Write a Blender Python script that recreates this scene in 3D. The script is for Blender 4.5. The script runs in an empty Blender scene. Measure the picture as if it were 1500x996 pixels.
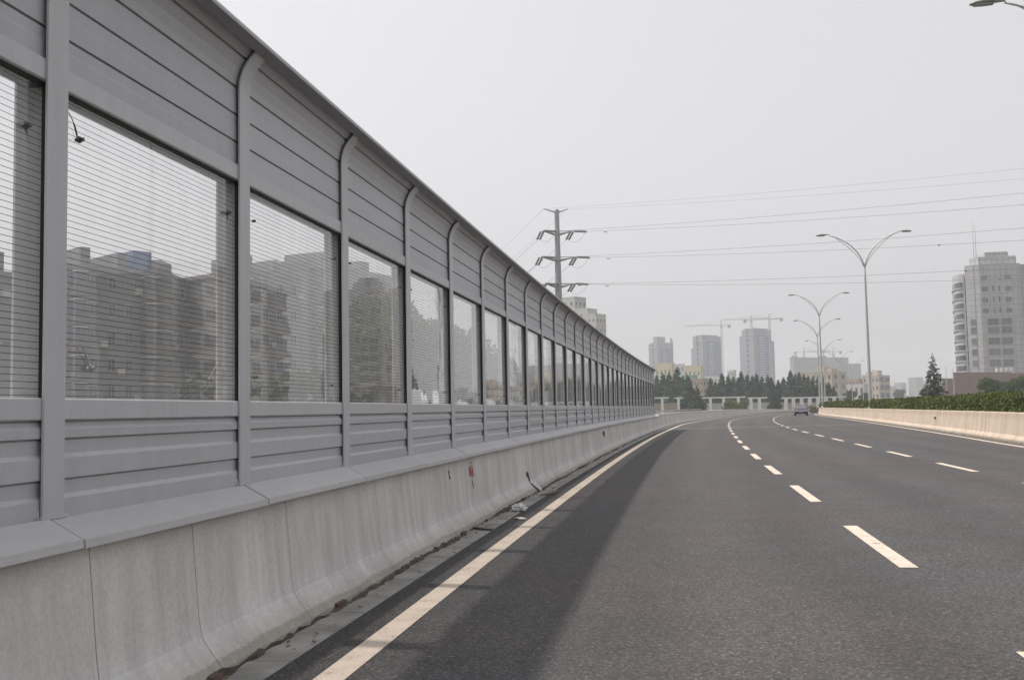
import bpy, math, random
import numpy as np
from mathutils import Vector, Matrix
R = math.radians
random.seed(7); rng = np.random.default_rng(7)
sc = bpy.context.scene
COL = sc.collection

# ------------------------------------------------------------------ camera
EYE = Vector((0, 0, 1.35)); FPX = 1500.0
YAW, PITCH, ROLL = R(8.885), R(3.948), R(1.1)
_cy, _sy, _cp, _sp = math.cos(YAW), math.sin(YAW), math.cos(PITCH), math.sin(PITCH)
FWD = Vector((-_sy*_cp, _cy*_cp, _sp)); _r0 = Vector((_cy, _sy, 0)); _u0 = _r0.cross(FWD)
RGT = math.cos(ROLL)*_r0 - math.sin(ROLL)*_u0; UPV = math.sin(ROLL)*_r0 + math.cos(ROLL)*_u0
cam_d = bpy.data.cameras.new('camera'); cam_d.lens = 36; cam_d.sensor_width = 36
cam_d.clip_start = 0.05; cam_d.clip_end = 9000
cam = bpy.data.objects.new('camera', cam_d); COL.objects.link(cam)
M = Matrix((RGT, UPV, -FWD)).transposed().to_4x4(); M.translation = EYE
cam.matrix_world = M; sc.camera = cam

def ray(px, py): return FWD + RGT*((px-750)/FPX) - UPV*((py-498)/FPX)
def at(px, py, Y):                       # the real point at world depth Y seen at a pixel of the 1500 px photograph
    d = ray(px, py); t = Y/d.y; return EYE + d*t

# ------------------------------------------------------------------ road alignment
def hermite(kx, ky):
    kx = np.array(kx, float); ky = np.array(ky, float)
    d = np.diff(ky)/np.diff(kx); m = np.empty_like(ky); m[0] = d[0]; m[-1] = d[-1]; m[1:-1] = (d[:-1]+d[1:])/2
    def f(x):
        if x <= kx[0]: return ky[0]+m[0]*(x-kx[0])
        if x >= kx[-1]: return ky[-1]+m[-1]*(x-kx[-1])
        i = int(np.searchsorted(kx, x))-1; h = kx[i+1]-kx[i]; t = (x-kx[i])/h
        return ((2*t**3-3*t*t+1)*ky[i]+(t**3-2*t*t+t)*h*m[i]+(-2*t**3+3*t*t)*ky[i+1]+(t**3-t*t)*h*m[i+1])
    return f
_q = [-60, -30, 0, 10, 20, 30, 40, 50, 60, 70, 85]
_c = [0, 0, 0]+[.000365*y*y for y in _q[3:]]
cL = hermite(_q+[105, 126, 150, 175, 200, 240, 300, 360], _c+[4.75, 7.5, 11.2, 15.4, 19.9, 27.6, 40.2, 54])
xD1 = hermite([-60, 0, 10, 20, 30, 54, 68, 80, 100, 130, 160, 200, 250, 360], [1.84, 1.84, 1.88, 1.99, 2.17, 2.94, 3.53, 4.1, 5.45, 8.9, 13.4, 21.0, 31.5, 57])
xD2 = hermite([-60, 0, 21, 33, 67, 99, 130, 160, 200, 250, 360], [5.55, 5.55, 5.75, 6.0, 6.98, 9.2, 12.6, 17, 24.6, 35.5, 61])
xR = hermite([-60, 0, 20, 32, 43, 65, 95, 138, 170, 217, 260, 305, 360], [9.35, 9.35, 9.6, 10.1, 11.1, 12.95, 15.3, 18.5, 22.4, 30.7, 40.2, 51.5, 66])
def drop(Y): return 0.0 if Y < 120 else -min(3.5e-5*(Y-120)**2, 3.5e-5*200**2)
def frame(f, Y):
    s = (f(Y+.5)-f(Y-.5)); n = math.hypot(1, s); return Vector((s/n, 1/n, 0)), Vector((1/n, -s/n, 0))
def along(f, Y, dx, z):
    t, n = frame(f, Y); return Vector((f(Y), Y, 0))+n*dx+Vector((0, 0, z+drop(Y)))

# ------------------------------------------------------------------ materials
def newmat(name):
    m = bpy.data.materials.new(name); m.use_nodes = True; nt = m.node_tree
    return m, nt, nt.nodes['Principled BSDF']
def nd(nt, t, **kw):
    n = nt.nodes.new(t)
    for k, v in kw.items():
        if k in n.inputs: n.inputs[k].default_value = v
        else: setattr(n, k, v)
    return n
def math_n(nt, op, a, b=None, c=None):
    n = nt.nodes.new('ShaderNodeMath'); n.operation = op
    for i, v in enumerate((a, b, c)):
        if v is None: continue
        if isinstance(v, (int, float)): n.inputs[i].default_value = v
        else: nt.links.new(v, n.inputs[i])
    return n.outputs[0]
def coords(nt, scale=(1, 1, 1), kind='Object'):
    tc = nt.nodes.new('ShaderNodeTexCoord'); mp = nt.nodes.new('ShaderNodeMapping')
    mp.inputs['Scale'].default_value = scale; nt.links.new(tc.outputs[kind], mp.inputs['Vector']); return mp.outputs[0]
def noise(nt, vec, scale, detail=4, rough=.55):
    n = nd(nt, 'ShaderNodeTexNoise', Scale=scale, Detail=detail, Roughness=rough); nt.links.new(vec, n.inputs['Vector']); return n.outputs['Fac']
def ramp(nt, fac, stops):
    r = nt.nodes.new('ShaderNodeValToRGB'); e = r.color_ramp.elements
    while len(e) < len(stops): e.new(.5)
    for i, (p, c) in enumerate(stops):
        e[i].position = p; e[i].color = (c, c, c, 1) if isinstance(c, (int, float)) else tuple(c)+(1,)
    nt.links.new(fac, r.inputs[0]); return r.outputs[0]
def mixc(nt, fac, a, b, mode='MIX'):
    n = nt.nodes.new('ShaderNodeMix'); n.data_type = 'RGBA'; n.blend_type = mode
    for s, v in ((0, fac), (6, a), (7, b)):
        if isinstance(v, (int, float)): n.inputs[s].default_value = v
        elif isinstance(v, (tuple, list)): n.inputs[s].default_value = tuple(v)+(1,)
        else: nt.links.new(v, n.inputs[s])
    return n.outputs[2]
def bump(nt, h, strength, dist, b):
    n = nd(nt, 'ShaderNodeBump', Strength=strength, Distance=dist); nt.links.new(h, n.inputs['Height']); nt.links.new(n.outputs[0], b.inputs['Normal'])

def plain(name, col, rough=.6, metal=0, var=.12, scale=2.0, obj_var=0.0, spec=.5):
    m, nt, b = newmat(name); v = coords(nt)
    f = noise(nt, v, scale, 5); k = ramp(nt, f, [(.3, 1-var), (.7, 1+var)])
    c = mixc(nt, 1.0, tuple(col), k, 'MULTIPLY')
    if obj_var:
        oi = nt.nodes.new('ShaderNodeObjectInfo')
        k2 = math_n(nt, 'MULTIPLY_ADD', oi.outputs['Random'], 2*obj_var, 1-obj_var)
        cb = nt.nodes.new('ShaderNodeCombineColor')
        for i in range(3): nt.links.new(k2, cb.inputs[i])
        c = mixc(nt, 1.0, c, cb.outputs[0], 'MULTIPLY')
    nt.links.new(c, b.inputs['Base Color']); b.inputs['Roughness'].default_value = rough; b.inputs['Metallic'].default_value = metal
    b.inputs['Specular IOR Level'].default_value = spec
    return m

def mat_metal(name, col, rough):
    m, nt, b = newmat(name); oi = nt.nodes.new('ShaderNodeObjectInfo'); tc = nt.nodes.new('ShaderNodeTexCoord')
    va = nt.nodes.new('ShaderNodeVectorMath'); va.operation = 'ADD'; nt.links.new(tc.outputs['Object'], va.inputs[0]); nt.links.new(oi.outputs['Location'], va.inputs[1])
    def mp(sc_):
        n = nt.nodes.new('ShaderNodeMapping'); n.inputs['Scale'].default_value = sc_; nt.links.new(va.outputs[0], n.inputs['Vector']); return n.outputs[0]
    st = noise(nt, mp((8, 14, .8)), 1.0, 5, .6); bl = noise(nt, mp((1, 1, 1)), 1.4, 5); fn = noise(nt, mp((1, 1, 1)), 60, 3)
    k = mixc(nt, 1.0, ramp(nt, st, [(.32, .95), (.6, 1.01)]), ramp(nt, bl, [(.3, .93), (.7, 1.05)]), 'MULTIPLY')
    k = mixc(nt, 1.0, k, ramp(nt, fn, [(.3, .96), (.7, 1.03)]), 'MULTIPLY')
    k2 = math_n(nt, 'MULTIPLY_ADD', oi.outputs['Random'], .07, .965); cb = nt.nodes.new('ShaderNodeCombineColor')
    for i in range(3): nt.links.new(k2, cb.inputs[i])
    c = mixc(nt, 1.0, mixc(nt, 1.0, tuple(col), k, 'MULTIPLY'), cb.outputs[0], 'MULTIPLY')
    nt.links.new(c, b.inputs['Base Color']); b.inputs['Roughness'].default_value = rough
    nt.links.new(ramp(nt, bl, [(.3, rough-.08), (.7, rough+.12)]), b.inputs['Roughness']); return m

def mat_concrete(name, col, streak=.25, warm=(1, 1, 1)):
    m, nt, b = newmat(name)
    s1 = noise(nt, coords(nt, (9, 9, .55)), 1.0, 6, .65); s2 = noise(nt, coords(nt, (2.2, 2.2, .35)), 1.0, 3)
    s3 = noise(nt, coords(nt), 1.1, 5); s4 = noise(nt, coords(nt), 45, 4)
    k = mixc(nt, 1.0, ramp(nt, s1, [(.3, 1-streak), (.65, 1.05)]), ramp(nt, s2, [(.3, 1-streak*.8), (.7, 1.08)]), 'MULTIPLY')
    k = mixc(nt, 1.0, k, ramp(nt, s3, [(.3, .88), (.7, 1.1)]), 'MULTIPLY')
    k = mixc(nt, 1.0, k, ramp(nt, s4, [(.35, .92), (.6, 1.04)]), 'MULTIPLY')
    pits = nd(nt, 'ShaderNodeTexVoronoi', Scale=16.0); nt.links.new(coords(nt), pits.inputs['Vector'])
    pit = ramp(nt, pits.outputs['Distance'], [(.045, .55), (.085, 1.0)])
    k = mixc(nt, .6, k, mixc(nt, 1.0, k, pit, 'MULTIPLY'))
    c = mixc(nt, 1.0, tuple(col), k, 'MULTIPLY')
    # grime splashed up from the gutter and a drip line below the coping
    tc = nt.nodes.new('ShaderNodeTexCoord'); sp = nt.nodes.new('ShaderNodeSeparateXYZ'); nt.links.new(tc.outputs['Object'], sp.inputs[0])
    zz = math_n(nt, 'MULTIPLY_ADD', s3, -.10, math_n(nt, 'MULTIPLY_ADD', s4, -.05, sp.outputs['Z']))
    g = ramp(nt, zz, [(-.07, .1), (.0, .6), (.12, 1.0)]); c = mixc(nt, g, mixc(nt, 1.0, c, (.55, .52, .47), 'MULTIPLY'), c)
    zd = math_n(nt, 'MULTIPLY_ADD', s1, .34, sp.outputs['Z'])
    d = ramp(nt, zd, [(.86, 1.0), (.99, .55)]); c = mixc(nt, d, mixc(nt, 1.0, c, (.72, .72, .66), 'MULTIPLY'), c)
    nt.links.new(c, b.inputs['Base Color']); b.inputs['Roughness'].default_value = .9; b.inputs['Specular IOR Level'].default_value = .2
    bump(nt, s4, .25, .004, b); return m

def mat_asphalt(name):
    m, nt, b = newmat(name); v = coords(nt)
    vo = nd(nt, 'ShaderNodeTexVoronoi', Scale=84.0); nt.links.new(v, vo.inputs['Vector'])
    sep = nt.nodes.new('ShaderNodeSeparateColor'); nt.links.new(vo.outputs['Color'], sep.inputs[0])
    ag = ramp(nt, sep.outputs[0], [(0, .55), (.55, .9), (.85, 1.25), (1, 2.2)])
    n2 = noise(nt, v, 28, 4); n3 = noise(nt, v, 1.3, 5); n4 = noise(nt, coords(nt, (1, .12, 1)), 1.2, 4); n5 = noise(nt, v, .22, 3)
    k = mixc(nt, 1.0, ag, ramp(nt, n2, [(.3, .75), (.7, 1.22)]), 'MULTIPLY')
    k = mixc(nt, 1.0, k, ramp(nt, n3, [(.3, .9), (.7, 1.09)]), 'MULTIPLY')
    k = mixc(nt, 1.0, k, ramp(nt, n4, [(.3, .9), (.7, 1.1)]), 'MULTIPLY')
    # wheel tracks: the polished paths run with the lanes (u = metres from the left edge line)
    uv = nt.nodes.new('ShaderNodeUVMap'); su = nt.nodes.new('ShaderNodeSeparateXYZ'); nt.links.new(uv.outputs[0], su.inputs[0])
    w = math_n(nt, 'SINE', math_n(nt, 'MULTIPLY_ADD', su.outputs['X'], 2*math.pi/1.85, .3))
    w = math_n(nt, 'MULTIPLY_ADD', w, .085, 1.0)
    cb = nt.nodes.new('ShaderNodeCombineColor')
    for i in range(3): nt.links.new(w, cb.inputs[i])
    k = mixc(nt, 1.0, k, cb.outputs[0], 'MULTIPLY')
    tint = mixc(nt, ramp(nt, n5, [(.4, 0.0), (.65, 1.0)]), (.056, .0545, .0575), (.064, .0565, .0552))
    c = mixc(nt, 1.0, tint, k, 'MULTIPLY')
    nt.links.new(c, b.inputs['Base Color']); b.inputs['Roughness'].default_value = .82; b.inputs['Specular IOR Level'].default_value = .3
    bump(nt, vo.outputs['Distance'], .6, .006, b); return m

def mat_paint(name, col):
    m, nt, b = newmat(name); v = coords(nt)
    n1 = noise(nt, v, 60, 4); n2 = noise(nt, v, 6, 5); n3 = noise(nt, coords(nt, (1, 3, 1)), 2.5, 4)
    k = mixc(nt, 1.0, ramp(nt, n1, [(.3, .78), (.55, 1.03)]), ramp(nt, n2, [(.3, .85), (.65, 1.03)]), 'MULTIPLY')
    k = mixc(nt, 1.0, k, ramp(nt, n3, [(.25, .82), (.5, 1.0)]), 'MULTIPLY')
    c = mixc(nt, 1.0, tuple(col), k, 'MULTIPLY')
    chip = ramp(nt, math_n(nt, 'MULTIPLY', n1, n2), [(.13, 1.0), (.16, 0.0)])
    c = mixc(nt, chip, c, (.09, .085, .08)); nt.links.new(c, b.inputs['Base Color']); b.inputs['Roughness'].default_value = .7
    bump(nt, n1, .3, .003, b); return m

def mat_glass():
    m, nt, b = newmat('acrylic_glass'); nt.nodes.remove(b); out = nt.nodes['Material Output']
    tc = nt.nodes.new('ShaderNodeTexCoord'); sp = nt.nodes.new('ShaderNodeSeparateXYZ'); nt.links.new(tc.outputs['Object'], sp.inputs[0])
    tr = nd(nt, 'ShaderNodeBsdfTransparent'); tr.inputs[0].default_value = (.95, .945, .945, 1)
    gl = nd(nt, 'ShaderNodeBsdfGlossy', Roughness=.015); gl.inputs[0].default_value = (1, 1, 1, 1)
    wob = noise(nt, coords(nt), 1.6, 2); bp = nd(nt, 'ShaderNodeBump', Strength=.05, Distance=.02); nt.links.new(wob, bp.inputs['Height']); nt.links.new(bp.outputs[0], gl.inputs['Normal'])
    ge = nt.nodes.new('ShaderNodeNewGeometry'); dt = nt.nodes.new('ShaderNodeVectorMath'); dt.operation = 'DOT_PRODUCT'
    nt.links.new(ge.outputs['Normal'], dt.inputs[0]); nt.links.new(ge.outputs['Incoming'], dt.inputs[1])
    ic = math_n(nt, 'SUBTRACT', 1.0, math_n(nt, 'ABSOLUTE', dt.outputs['Value']))
    f1 = math_n(nt, 'MULTIPLY_ADD', math_n(nt, 'POWER', ic, 5.0), .96, .039)        # two-surface reflection of a thin clear sheet
    f2 = math_n(nt, 'DIVIDE', math_n(nt, 'MULTIPLY', f1, 2.0), math_n(nt, 'ADD', f1, 1.0))
    frs = math_n(nt, 'MULTIPLY', f2, math_n(nt, 'SUBTRACT', 1.0, ge.outputs['Backfacing']))
    mx = nt.nodes.new('ShaderNodeMixShader'); nt.links.new(frs, mx.inputs[0]); nt.links.new(tr.outputs[0], mx.inputs[1]); nt.links.new(gl.outputs[0], mx.inputs[2])
    # dust film
    oi = nt.nodes.new('ShaderNodeObjectInfo')
    du = nd(nt, 'ShaderNodeBsdfDiffuse'); du.inputs[0].default_value = (.50, .50, .50, 1); tl = nd(nt, 'ShaderNodeBsdfTranslucent'); tl.inputs[0].default_value = (.50, .50, .50, 1)
    dd = nt.nodes.new('ShaderNodeMixShader'); dd.inputs[0].default_value = .5; nt.links.new(du.outputs[0], dd.inputs[1]); nt.links.new(tl.outputs[0], dd.inputs[2])
    mp = nt.nodes.new('ShaderNodeMapping'); mp.inputs['Scale'].default_value = (3, 3, .7); va = nt.nodes.new('ShaderNodeVectorMath'); va.operation = 'ADD'
    nt.links.new(tc.outputs['Object'], va.inputs[0]); nt.links.new(oi.outputs['Location'], va.inputs[1]); nt.links.new(va.outputs[0], mp.inputs['Vector'])
    dn = noise(nt, mp.outputs[0], 1.3, 6, .65); df = math_n(nt, 'MULTIPLY', ramp(nt, dn, [(.35, .45), (.7, 1.0)]), .125)
    m2 = nt.nodes.new('ShaderNodeMixShader'); nt.links.new(df, m2.inputs[0]); nt.links.new(mx.outputs[0], m2.inputs[1]); nt.links.new(dd.outputs[0], m2.inputs[2])
    # black threads cast into the front of the sheet (object x > 0), one every 28 mm
    fz = math_n(nt, 'FRACT', math_n(nt, 'DIVIDE', sp.outputs['Z'], .0285)); ln = math_n(nt, 'LESS_THAN', fz, .085)
    ln = math_n(nt, 'MULTIPLY', ln, math_n(nt, 'GREATER_THAN', sp.outputs['X'], .0))
    th = nd(nt, 'ShaderNodeBsdfDiffuse'); th.inputs[0].default_value = (.03, .03, .032, 1)
    m3 = nt.nodes.new('ShaderNodeMixShader'); nt.links.new(ln, m3.inputs[0]); nt.links.new(m2.outputs[0], m3.inputs[1]); nt.links.new(th.outputs[0], m3.inputs[2])
    nt.links.new(m3.outputs[0], out.inputs['Surface']); return m

def mat_leaf(name, c1, c2, sc_=1.5, trans=.25):
    m, nt, b = newmat(name); v = coords(nt); n1 = noise(nt, v, sc_, 3); n2 = noise(nt, v, sc_*9, 2)
    f = math_n(nt, 'MULTIPLY_ADD', n2, .5, math_n(nt, 'MULTIPLY', n1, .5))
    c = mixc(nt, ramp(nt, f, [(.36, 0.0), (.64, 1.0)]), tuple(c1), tuple(c2))
    nt.links.new(c, b.inputs['Base Color']); b.inputs['Roughness'].default_value = .6; b.inputs['Specular IOR Level'].default_value = .25
    t = nd(nt, 'ShaderNodeBsdfTranslucent'); nt.links.new(c, t.inputs[0])
    mx = nt.nodes.new('ShaderNodeMixShader'); mx.inputs[0].default_value = trans
    nt.links.new(b.outputs[0], mx.inputs[1]); nt.links.new(t.outputs[0], mx.inputs[2]); nt.links.new(mx.outputs[0], nt.nodes['Material Output'].inputs['Surface']); return m

def mat_tile(name, col, joint, sx, sz):       # tiled facade: joints in object space
    m, nt, b = newmat(name); tc = nt.nodes.new('ShaderNodeTexCoord'); sp = nt.nodes.new('ShaderNodeSeparateXYZ'); nt.links.new(tc.outputs['Object'], sp.inputs[0])
    h = math_n(nt, 'ADD', sp.outputs['X'], sp.outputs['Y'])
    a = math_n(nt, 'LESS_THAN', math_n(nt, 'FRACT', math_n(nt, 'DIVIDE', h, sx)), .07)
    c_ = math_n(nt, 'LESS_THAN', math_n(nt, 'FRACT', math_n(nt, 'DIVIDE', sp.outputs['Z'], sz)), .07)
    j = math_n(nt, 'MAXIMUM', a, c_); n = noise(nt, coords(nt), .35, 5)
    c = mixc(nt, 1.0, tuple(col), ramp(nt, n, [(.3, .88), (.7, 1.08)]), 'MULTIPLY')
    c = mixc(nt, math_n(nt, 'MULTIPLY', j, .8), c, tuple(joint)); nt.links.new(c, b.inputs['Base Color']); b.inputs['Roughness'].default_value = .5; return m

MT = dict(
    panel=mat_metal('grey_painted_metal', (.462, .468, .492), .45),
    rail=mat_metal('grey_rail_paint', (.50, .505, .522), .42),
    post=mat_metal('grey_post_paint', (.51, .515, .532), .42),
    coping=mat_metal('pale_grey_coping_paint', (.49, .492, .50), .5),
    cap=plain('grey_cap_paint', (.20, .20, .205), .5, 0, .06, 2),
    gasket_and_shade=plain('black_rubber_and_shade', (.012, .012, .013), .7),
    steel=plain('galvanised_steel', (.33, .33, .32), .45, .6),
    dullsteel=plain('dull_zinc', (.30, .30, .29), .8), kerbdirt=plain('dirty_kerb_concrete', (.17, .15, .125), .95, 0, .35, 3.0),
    darksteel=plain('dark_steel', (.10, .10, .105), .5, .4),
    concrete=mat_concrete('weathered_concrete', (.61, .603, .59), .15),
    concrete_beige=mat_concrete('beige_weathered_concrete', (.51, .42, .345), .14),
    gutter=plain('stained_gutter_concrete', (.27, .265, .25), .9, 0, .35, 3.0),
    ledge=plain('dirty_broken_mortar', (.075, .068, .058), .95, 0, .6, 7.0),
    brick=plain('old_red_brick', (.11, .07, .055), .95, 0, .5, 14),
    asphalt=mat_asphalt('asphalt'), paint=mat_paint('road_paint', (.55, .47, .39)),
    joint=plain('expansion_joint_mortar', (.30, .30, .29), .85, 0, .2, 4),
    soil=plain('ground_soil', (.11, .11, .075), .95, 0, .35, .12),
    glass=mat_glass(),
    hedge=mat_leaf('hedge_leaves', (.030, .046, .012), (.115, .138, .030), 1.6),
    hedgecore=plain('hedge_dark_core', (.012, .016, .007), .95),  # solid core, shade between the leaves put into its near-black colour
    conifer=mat_leaf('conifer_needles', (.028, .068, .044), (.072, .125, .078), .35, .12),
    conifer2=mat_leaf('dark_conifer_needles', (.018, .044, .028), (.045, .080, .048), .5, .12),
    conifer3=mat_leaf('grey_green_needles', (.030, .048, .036), (.065, .085, .060), .5, .12),
    broad=mat_leaf('broad_leaves', (.030, .058, .018), (.085, .125, .040), .6),
    broad2=mat_leaf('yellow_green_leaves', (.07, .09, .02), (.16, .17, .045), .8),
    bark=plain('bark', (.10, .08, .06), .95, 0, .3, 5),
    lamp=plain('lamp_pole_paint', (.42, .42, .42), .4, .1),
    lamphead=plain('lamp_head_shell', (.30, .29, .28), .45), lampglass=plain('lamp_lens', (.20, .20, .23), .2),
    pylon=plain('pylon_steel', (.27, .285, .30), .6, 0), insul=plain('brown_grey_insulator', (.17, .17, .18), .4),
    cable=plain('cable', (.17, .17, .18), .6),
    pergola=plain('white_pergola_paint', (.66, .66, .65), .7, 0, .06, .6), white=plain('white_render', (.47, .465, .455), .8, 0, .08, .4), palewall=plain('pale_grey_wall', (.42, .42, .41), .85, 0, .1, .3),
    towerwall=plain('tower_wall', (.18, .185, .212), .85, 0, .06, .1), towerblue=plain('tower_balcony_bay', (.015, .08, .20), .5, 0, .06, .1),
    band=plain('tower_slab_edge', (.36, .37, .39), .8), netting=plain('green_grey_building_netting', (.13, .175, .175), .9, 0, .15, .05),
    beige=plain('beige_render', (.45, .385, .325), .85, 0, .07, .3), yellow=plain('yellow_render', (.48, .44, .31), .85, 0, .06, .2),
    brown=plain('brown_render', (.30, .24, .20), .85, 0, .1, .3), greenroof=plain('green_sheet_roof', (.10, .27, .20), .6),
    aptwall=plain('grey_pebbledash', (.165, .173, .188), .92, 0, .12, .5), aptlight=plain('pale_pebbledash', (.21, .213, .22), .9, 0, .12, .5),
    balc=plain('painted_balcony', (.15, .142, .14), .8, 0, .1, .8), bluebox=plain('blue_sheet_metal', (.06, .12, .27), .5),
    win=plain('window_glass', (.055, .065, .075), .12, 0, .1, 1, .3), bluewin=plain('blue_window_glass', (.065, .095, .14), .2, 0, .1, 1, .2), frame=plain('window_frame', (.28, .28, .275), .6),
    winpale=plain('pale_hazed_window', (.17, .175, .18), .15, 0, .1, 1, .2),  # paler panes, distance haze put into the glass colour
    tile=mat_tile('pale_tile_facade', (.41, .417, .425), (.2, .15, .16), 1.55, 1.65), podium=mat_tile('brown_tile_facade', (.235, .165, .15), (.14, .11, .10), 1.4, .9),
    redmast=plain('red_white_mast', (.34, .22, .20), .6), craneY=plain('crane_steel', (.30, .29, .27), .6),
    carpaint=plain('dark_blue_car_paint', (.008, .009, .020), .35, 0, .1, 2, 0, .3), carglass=plain('windscreen_glass', (.10, .105, .115), .1), tyre=plain('tyre_rubber', (.015, .015, .015), .9), chrome=plain('bright_trim', (.6, .6, .6), .2, .8),
    lens=plain('headlamp_lens', (.75, .76, .78), .15), plate=plain('number_plate', (.08, .14, .35), .5),
    redpaint=plain('red_spray_paint', (.45, .10, .08), .8, 0, .25, 20), blackpaint=plain('black_spray_paint', (.03, .03, .03), .85),
    litter=plain('white_plastic_film', (.62, .61, .62), .5), card=plain('off_white_card', (.55, .53, .48), .8), leafdry=plain('dry_leaf', (.15, .11, .075), .9, 0, .4, 9),
)

# ------------------------------------------------------------------ mesh helpers
class MB:
    def __init__(s): s.v = []; s.f = []; s.m = []; s.mi = 0
    def quad(s, *p):
        n = len(s.v); s.v += [tuple(q) for q in p]; s.f.append(tuple(range(n, n+len(p)))); s.m.append(s.mi)
    def box(s, x0, x1, y0, y1, z0, z1, T=None):
        P = [Vector(p) for p in ((x0,y0,z0),(x1,y0,z0),(x1,y1,z0),(x0,y1,z0),(x0,y0,z1),(x1,y0,z1),(x1,y1,z1),(x0,y1,z1))]
        if T is not None: P = [T @ p for p in P]
        n = len(s.v); s.v += [tuple(p) for p in P]
        for f in ((0,3,2,1),(4,5,6,7),(0,1,5,4),(1,2,6,5),(2,3,7,6),(3,0,4,7)): s.f.append(tuple(n+i for i in f)); s.m.append(s.mi)
    def tube(s, pts, rad, seg=8, cap=True):
        pts = [Vector(p) for p in pts]
        if isinstance(rad, (int, float)): rad = [rad]*len(pts)
        n = len(s.v); up = None
        for i, p in enumerate(pts):
            t = (pts[min(i+1, len(pts)-1)]-pts[max(i-1, 0)]).normalized()
            if up is None: up = Vector((0,0,1)) if abs(t.z) < .9 else Vector((1,0,0))
            a = t.cross(up).normalized(); b = a.cross(t); up = b
            for k in range(seg):
                w = 2*math.pi*k/seg; q = p+(a*math.cos(w)+b*math.sin(w))*rad[i]; s.v.append(tuple(q))
        for i in range(len(pts)-1):
            for k in range(seg):
                k2 = (k+1) % seg; s.f.append((n+i*seg+k, n+i*seg+k2, n+(i+1)*seg+k2, n+(i+1)*seg+k)); s.m.append(s.mi)
        if cap:
            s.f.append(tuple(n+k for k in range(seg))[::-1]); s.f.append(tuple(n+(len(pts)-1)*seg+k for k in range(seg))); s.m += [s.mi]*2
    def bar(s, a, b, w): s.tube([a, b], w*.7071, 4)
    def prism(s, poly, z0, z1, T=None):        # xy polygon, counter-clockwise
        n = len(s.v); k = len(poly)
        for z in (z0, z1):
            for p in poly:
                q = Vector((p[0], p[1], z)); s.v.append(tuple(T @ q if T else q))
        for i in range(k): s.f.append((n+i, n+(i+1) % k, n+k+(i+1) % k, n+k+i)); s.m.append(s.mi)
        s.f.append(tuple(n+i for i in range(k))[::-1]); s.f.append(tuple(n+k+i for i in range(k))); s.m += [s.mi]*2
    def ext(s, prof, y0, y1):                  # closed (x, z) profile pushed along y
        n = len(s.v); k = len(prof)
        for y in (y0, y1): s.v += [(p[0], y, p[1]) for p in prof]
        for i in range(k): s.f.append((n+i, n+(i+1) % k, n+k+(i+1) % k, n+k+i)); s.m.append(s.mi)
        s.f.append(tuple(n+i for i in range(k))[::-1]); s.f.append(tuple(n+k+i for i in range(k))); s.m += [s.mi]*2
    def mesh(s, name, mats, smooth=False):
        me = bpy.data.meshes.new(name); me.from_pydata(s.v, [], s.f)
        for m in (mats if isinstance(mats, (list, tuple)) else [mats]): me.materials.append(m)
        if isinstance(mats, (list, tuple)): me.polygons.foreach_set('material_index', s.m)
        if smooth: me.polygons.foreach_set('use_smooth', [True]*len(me.polygons))
        me.update(); return me
    def build(s, name, mats, parent=None, smooth=False, loc=None, fix=True):
        me = s.mesh(name, mats, smooth)
        if fix: fixn(me)
        return link(name, me, parent, loc)
def fixn(me):
    import bmesh
    b = bmesh.new(); b.from_mesh(me); bmesh.ops.recalc_face_normals(b, faces=b.faces); b.to_mesh(me); b.free()
def link(name, me, parent=None, loc=None, mat=None):
    o = bpy.data.objects.new(name, me); COL.objects.link(o)
    if mat is not None: o.matrix_basis = mat
    if loc is not None: o.location = loc
    if parent is not None: o.parent = parent
    return o
def tag(o, label=None, cat=None, group=None, kind=None):
    for k, v in (('label', label), ('category', cat), ('group', group), ('kind', kind)):
        if v: o[k] = v
    return o
def empty(name, loc, label, cat, group=None, rz=0):
    o = bpy.data.objects.new(name, None); COL.objects.link(o); o.location = loc; o.rotation_euler = (0, 0, rz); o.empty_display_size = .3
    return tag(o, label, cat, group)
def copy_tree(o, parent=None):
    c = o.copy(); COL.objects.link(c)
    if parent is not None: c.parent = parent
    for ch in list(o.children): copy_tree(ch, c)
    return c
def cloud(name, P, mats, parent=None, loc=None):     # P: (n, 4, 3) array of leaf quads
    n = len(P); me = bpy.data.meshes.new(name); me.vertices.add(4*n); me.loops.add(4*n); me.polygons.add(n)
    me.vertices.foreach_set('co', P.astype(np.float32).ravel()); me.loops.foreach_set('vertex_index', np.arange(4*n, dtype=np.int32))
    me.polygons.foreach_set('loop_start', np.arange(0, 4*n, 4, dtype=np.int32)); me.polygons.foreach_set('loop_total', np.full(n, 4, dtype=np.int32))
    me.materials.append(mats); me.update(calc_edges=True); me.validate()
    return link(name, me, parent, loc) if name else me
def leaves(C, size, nrm=None, flat=.0, aspect=1.7):   # quads centred on C (n,3), random facing
    n = len(C); d = rng.normal(size=(n, 3))
    if nrm is not None: d = d*.6+nrm
    d /= np.linalg.norm(d, axis=1)[:, None]; a = np.cross(d, rng.normal(size=(n, 3))); a /= np.linalg.norm(a, axis=1)[:, None]; b = np.cross(d, a)
    s = (np.broadcast_to(size, (n,))*rng.uniform(.65, 1.35, n))[:, None]
    a *= s*aspect*.5; b *= s*.5
    return np.stack([C-a, C+b*.9-a*.1, C+a, C-b*.9-a*.1], axis=1)

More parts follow.
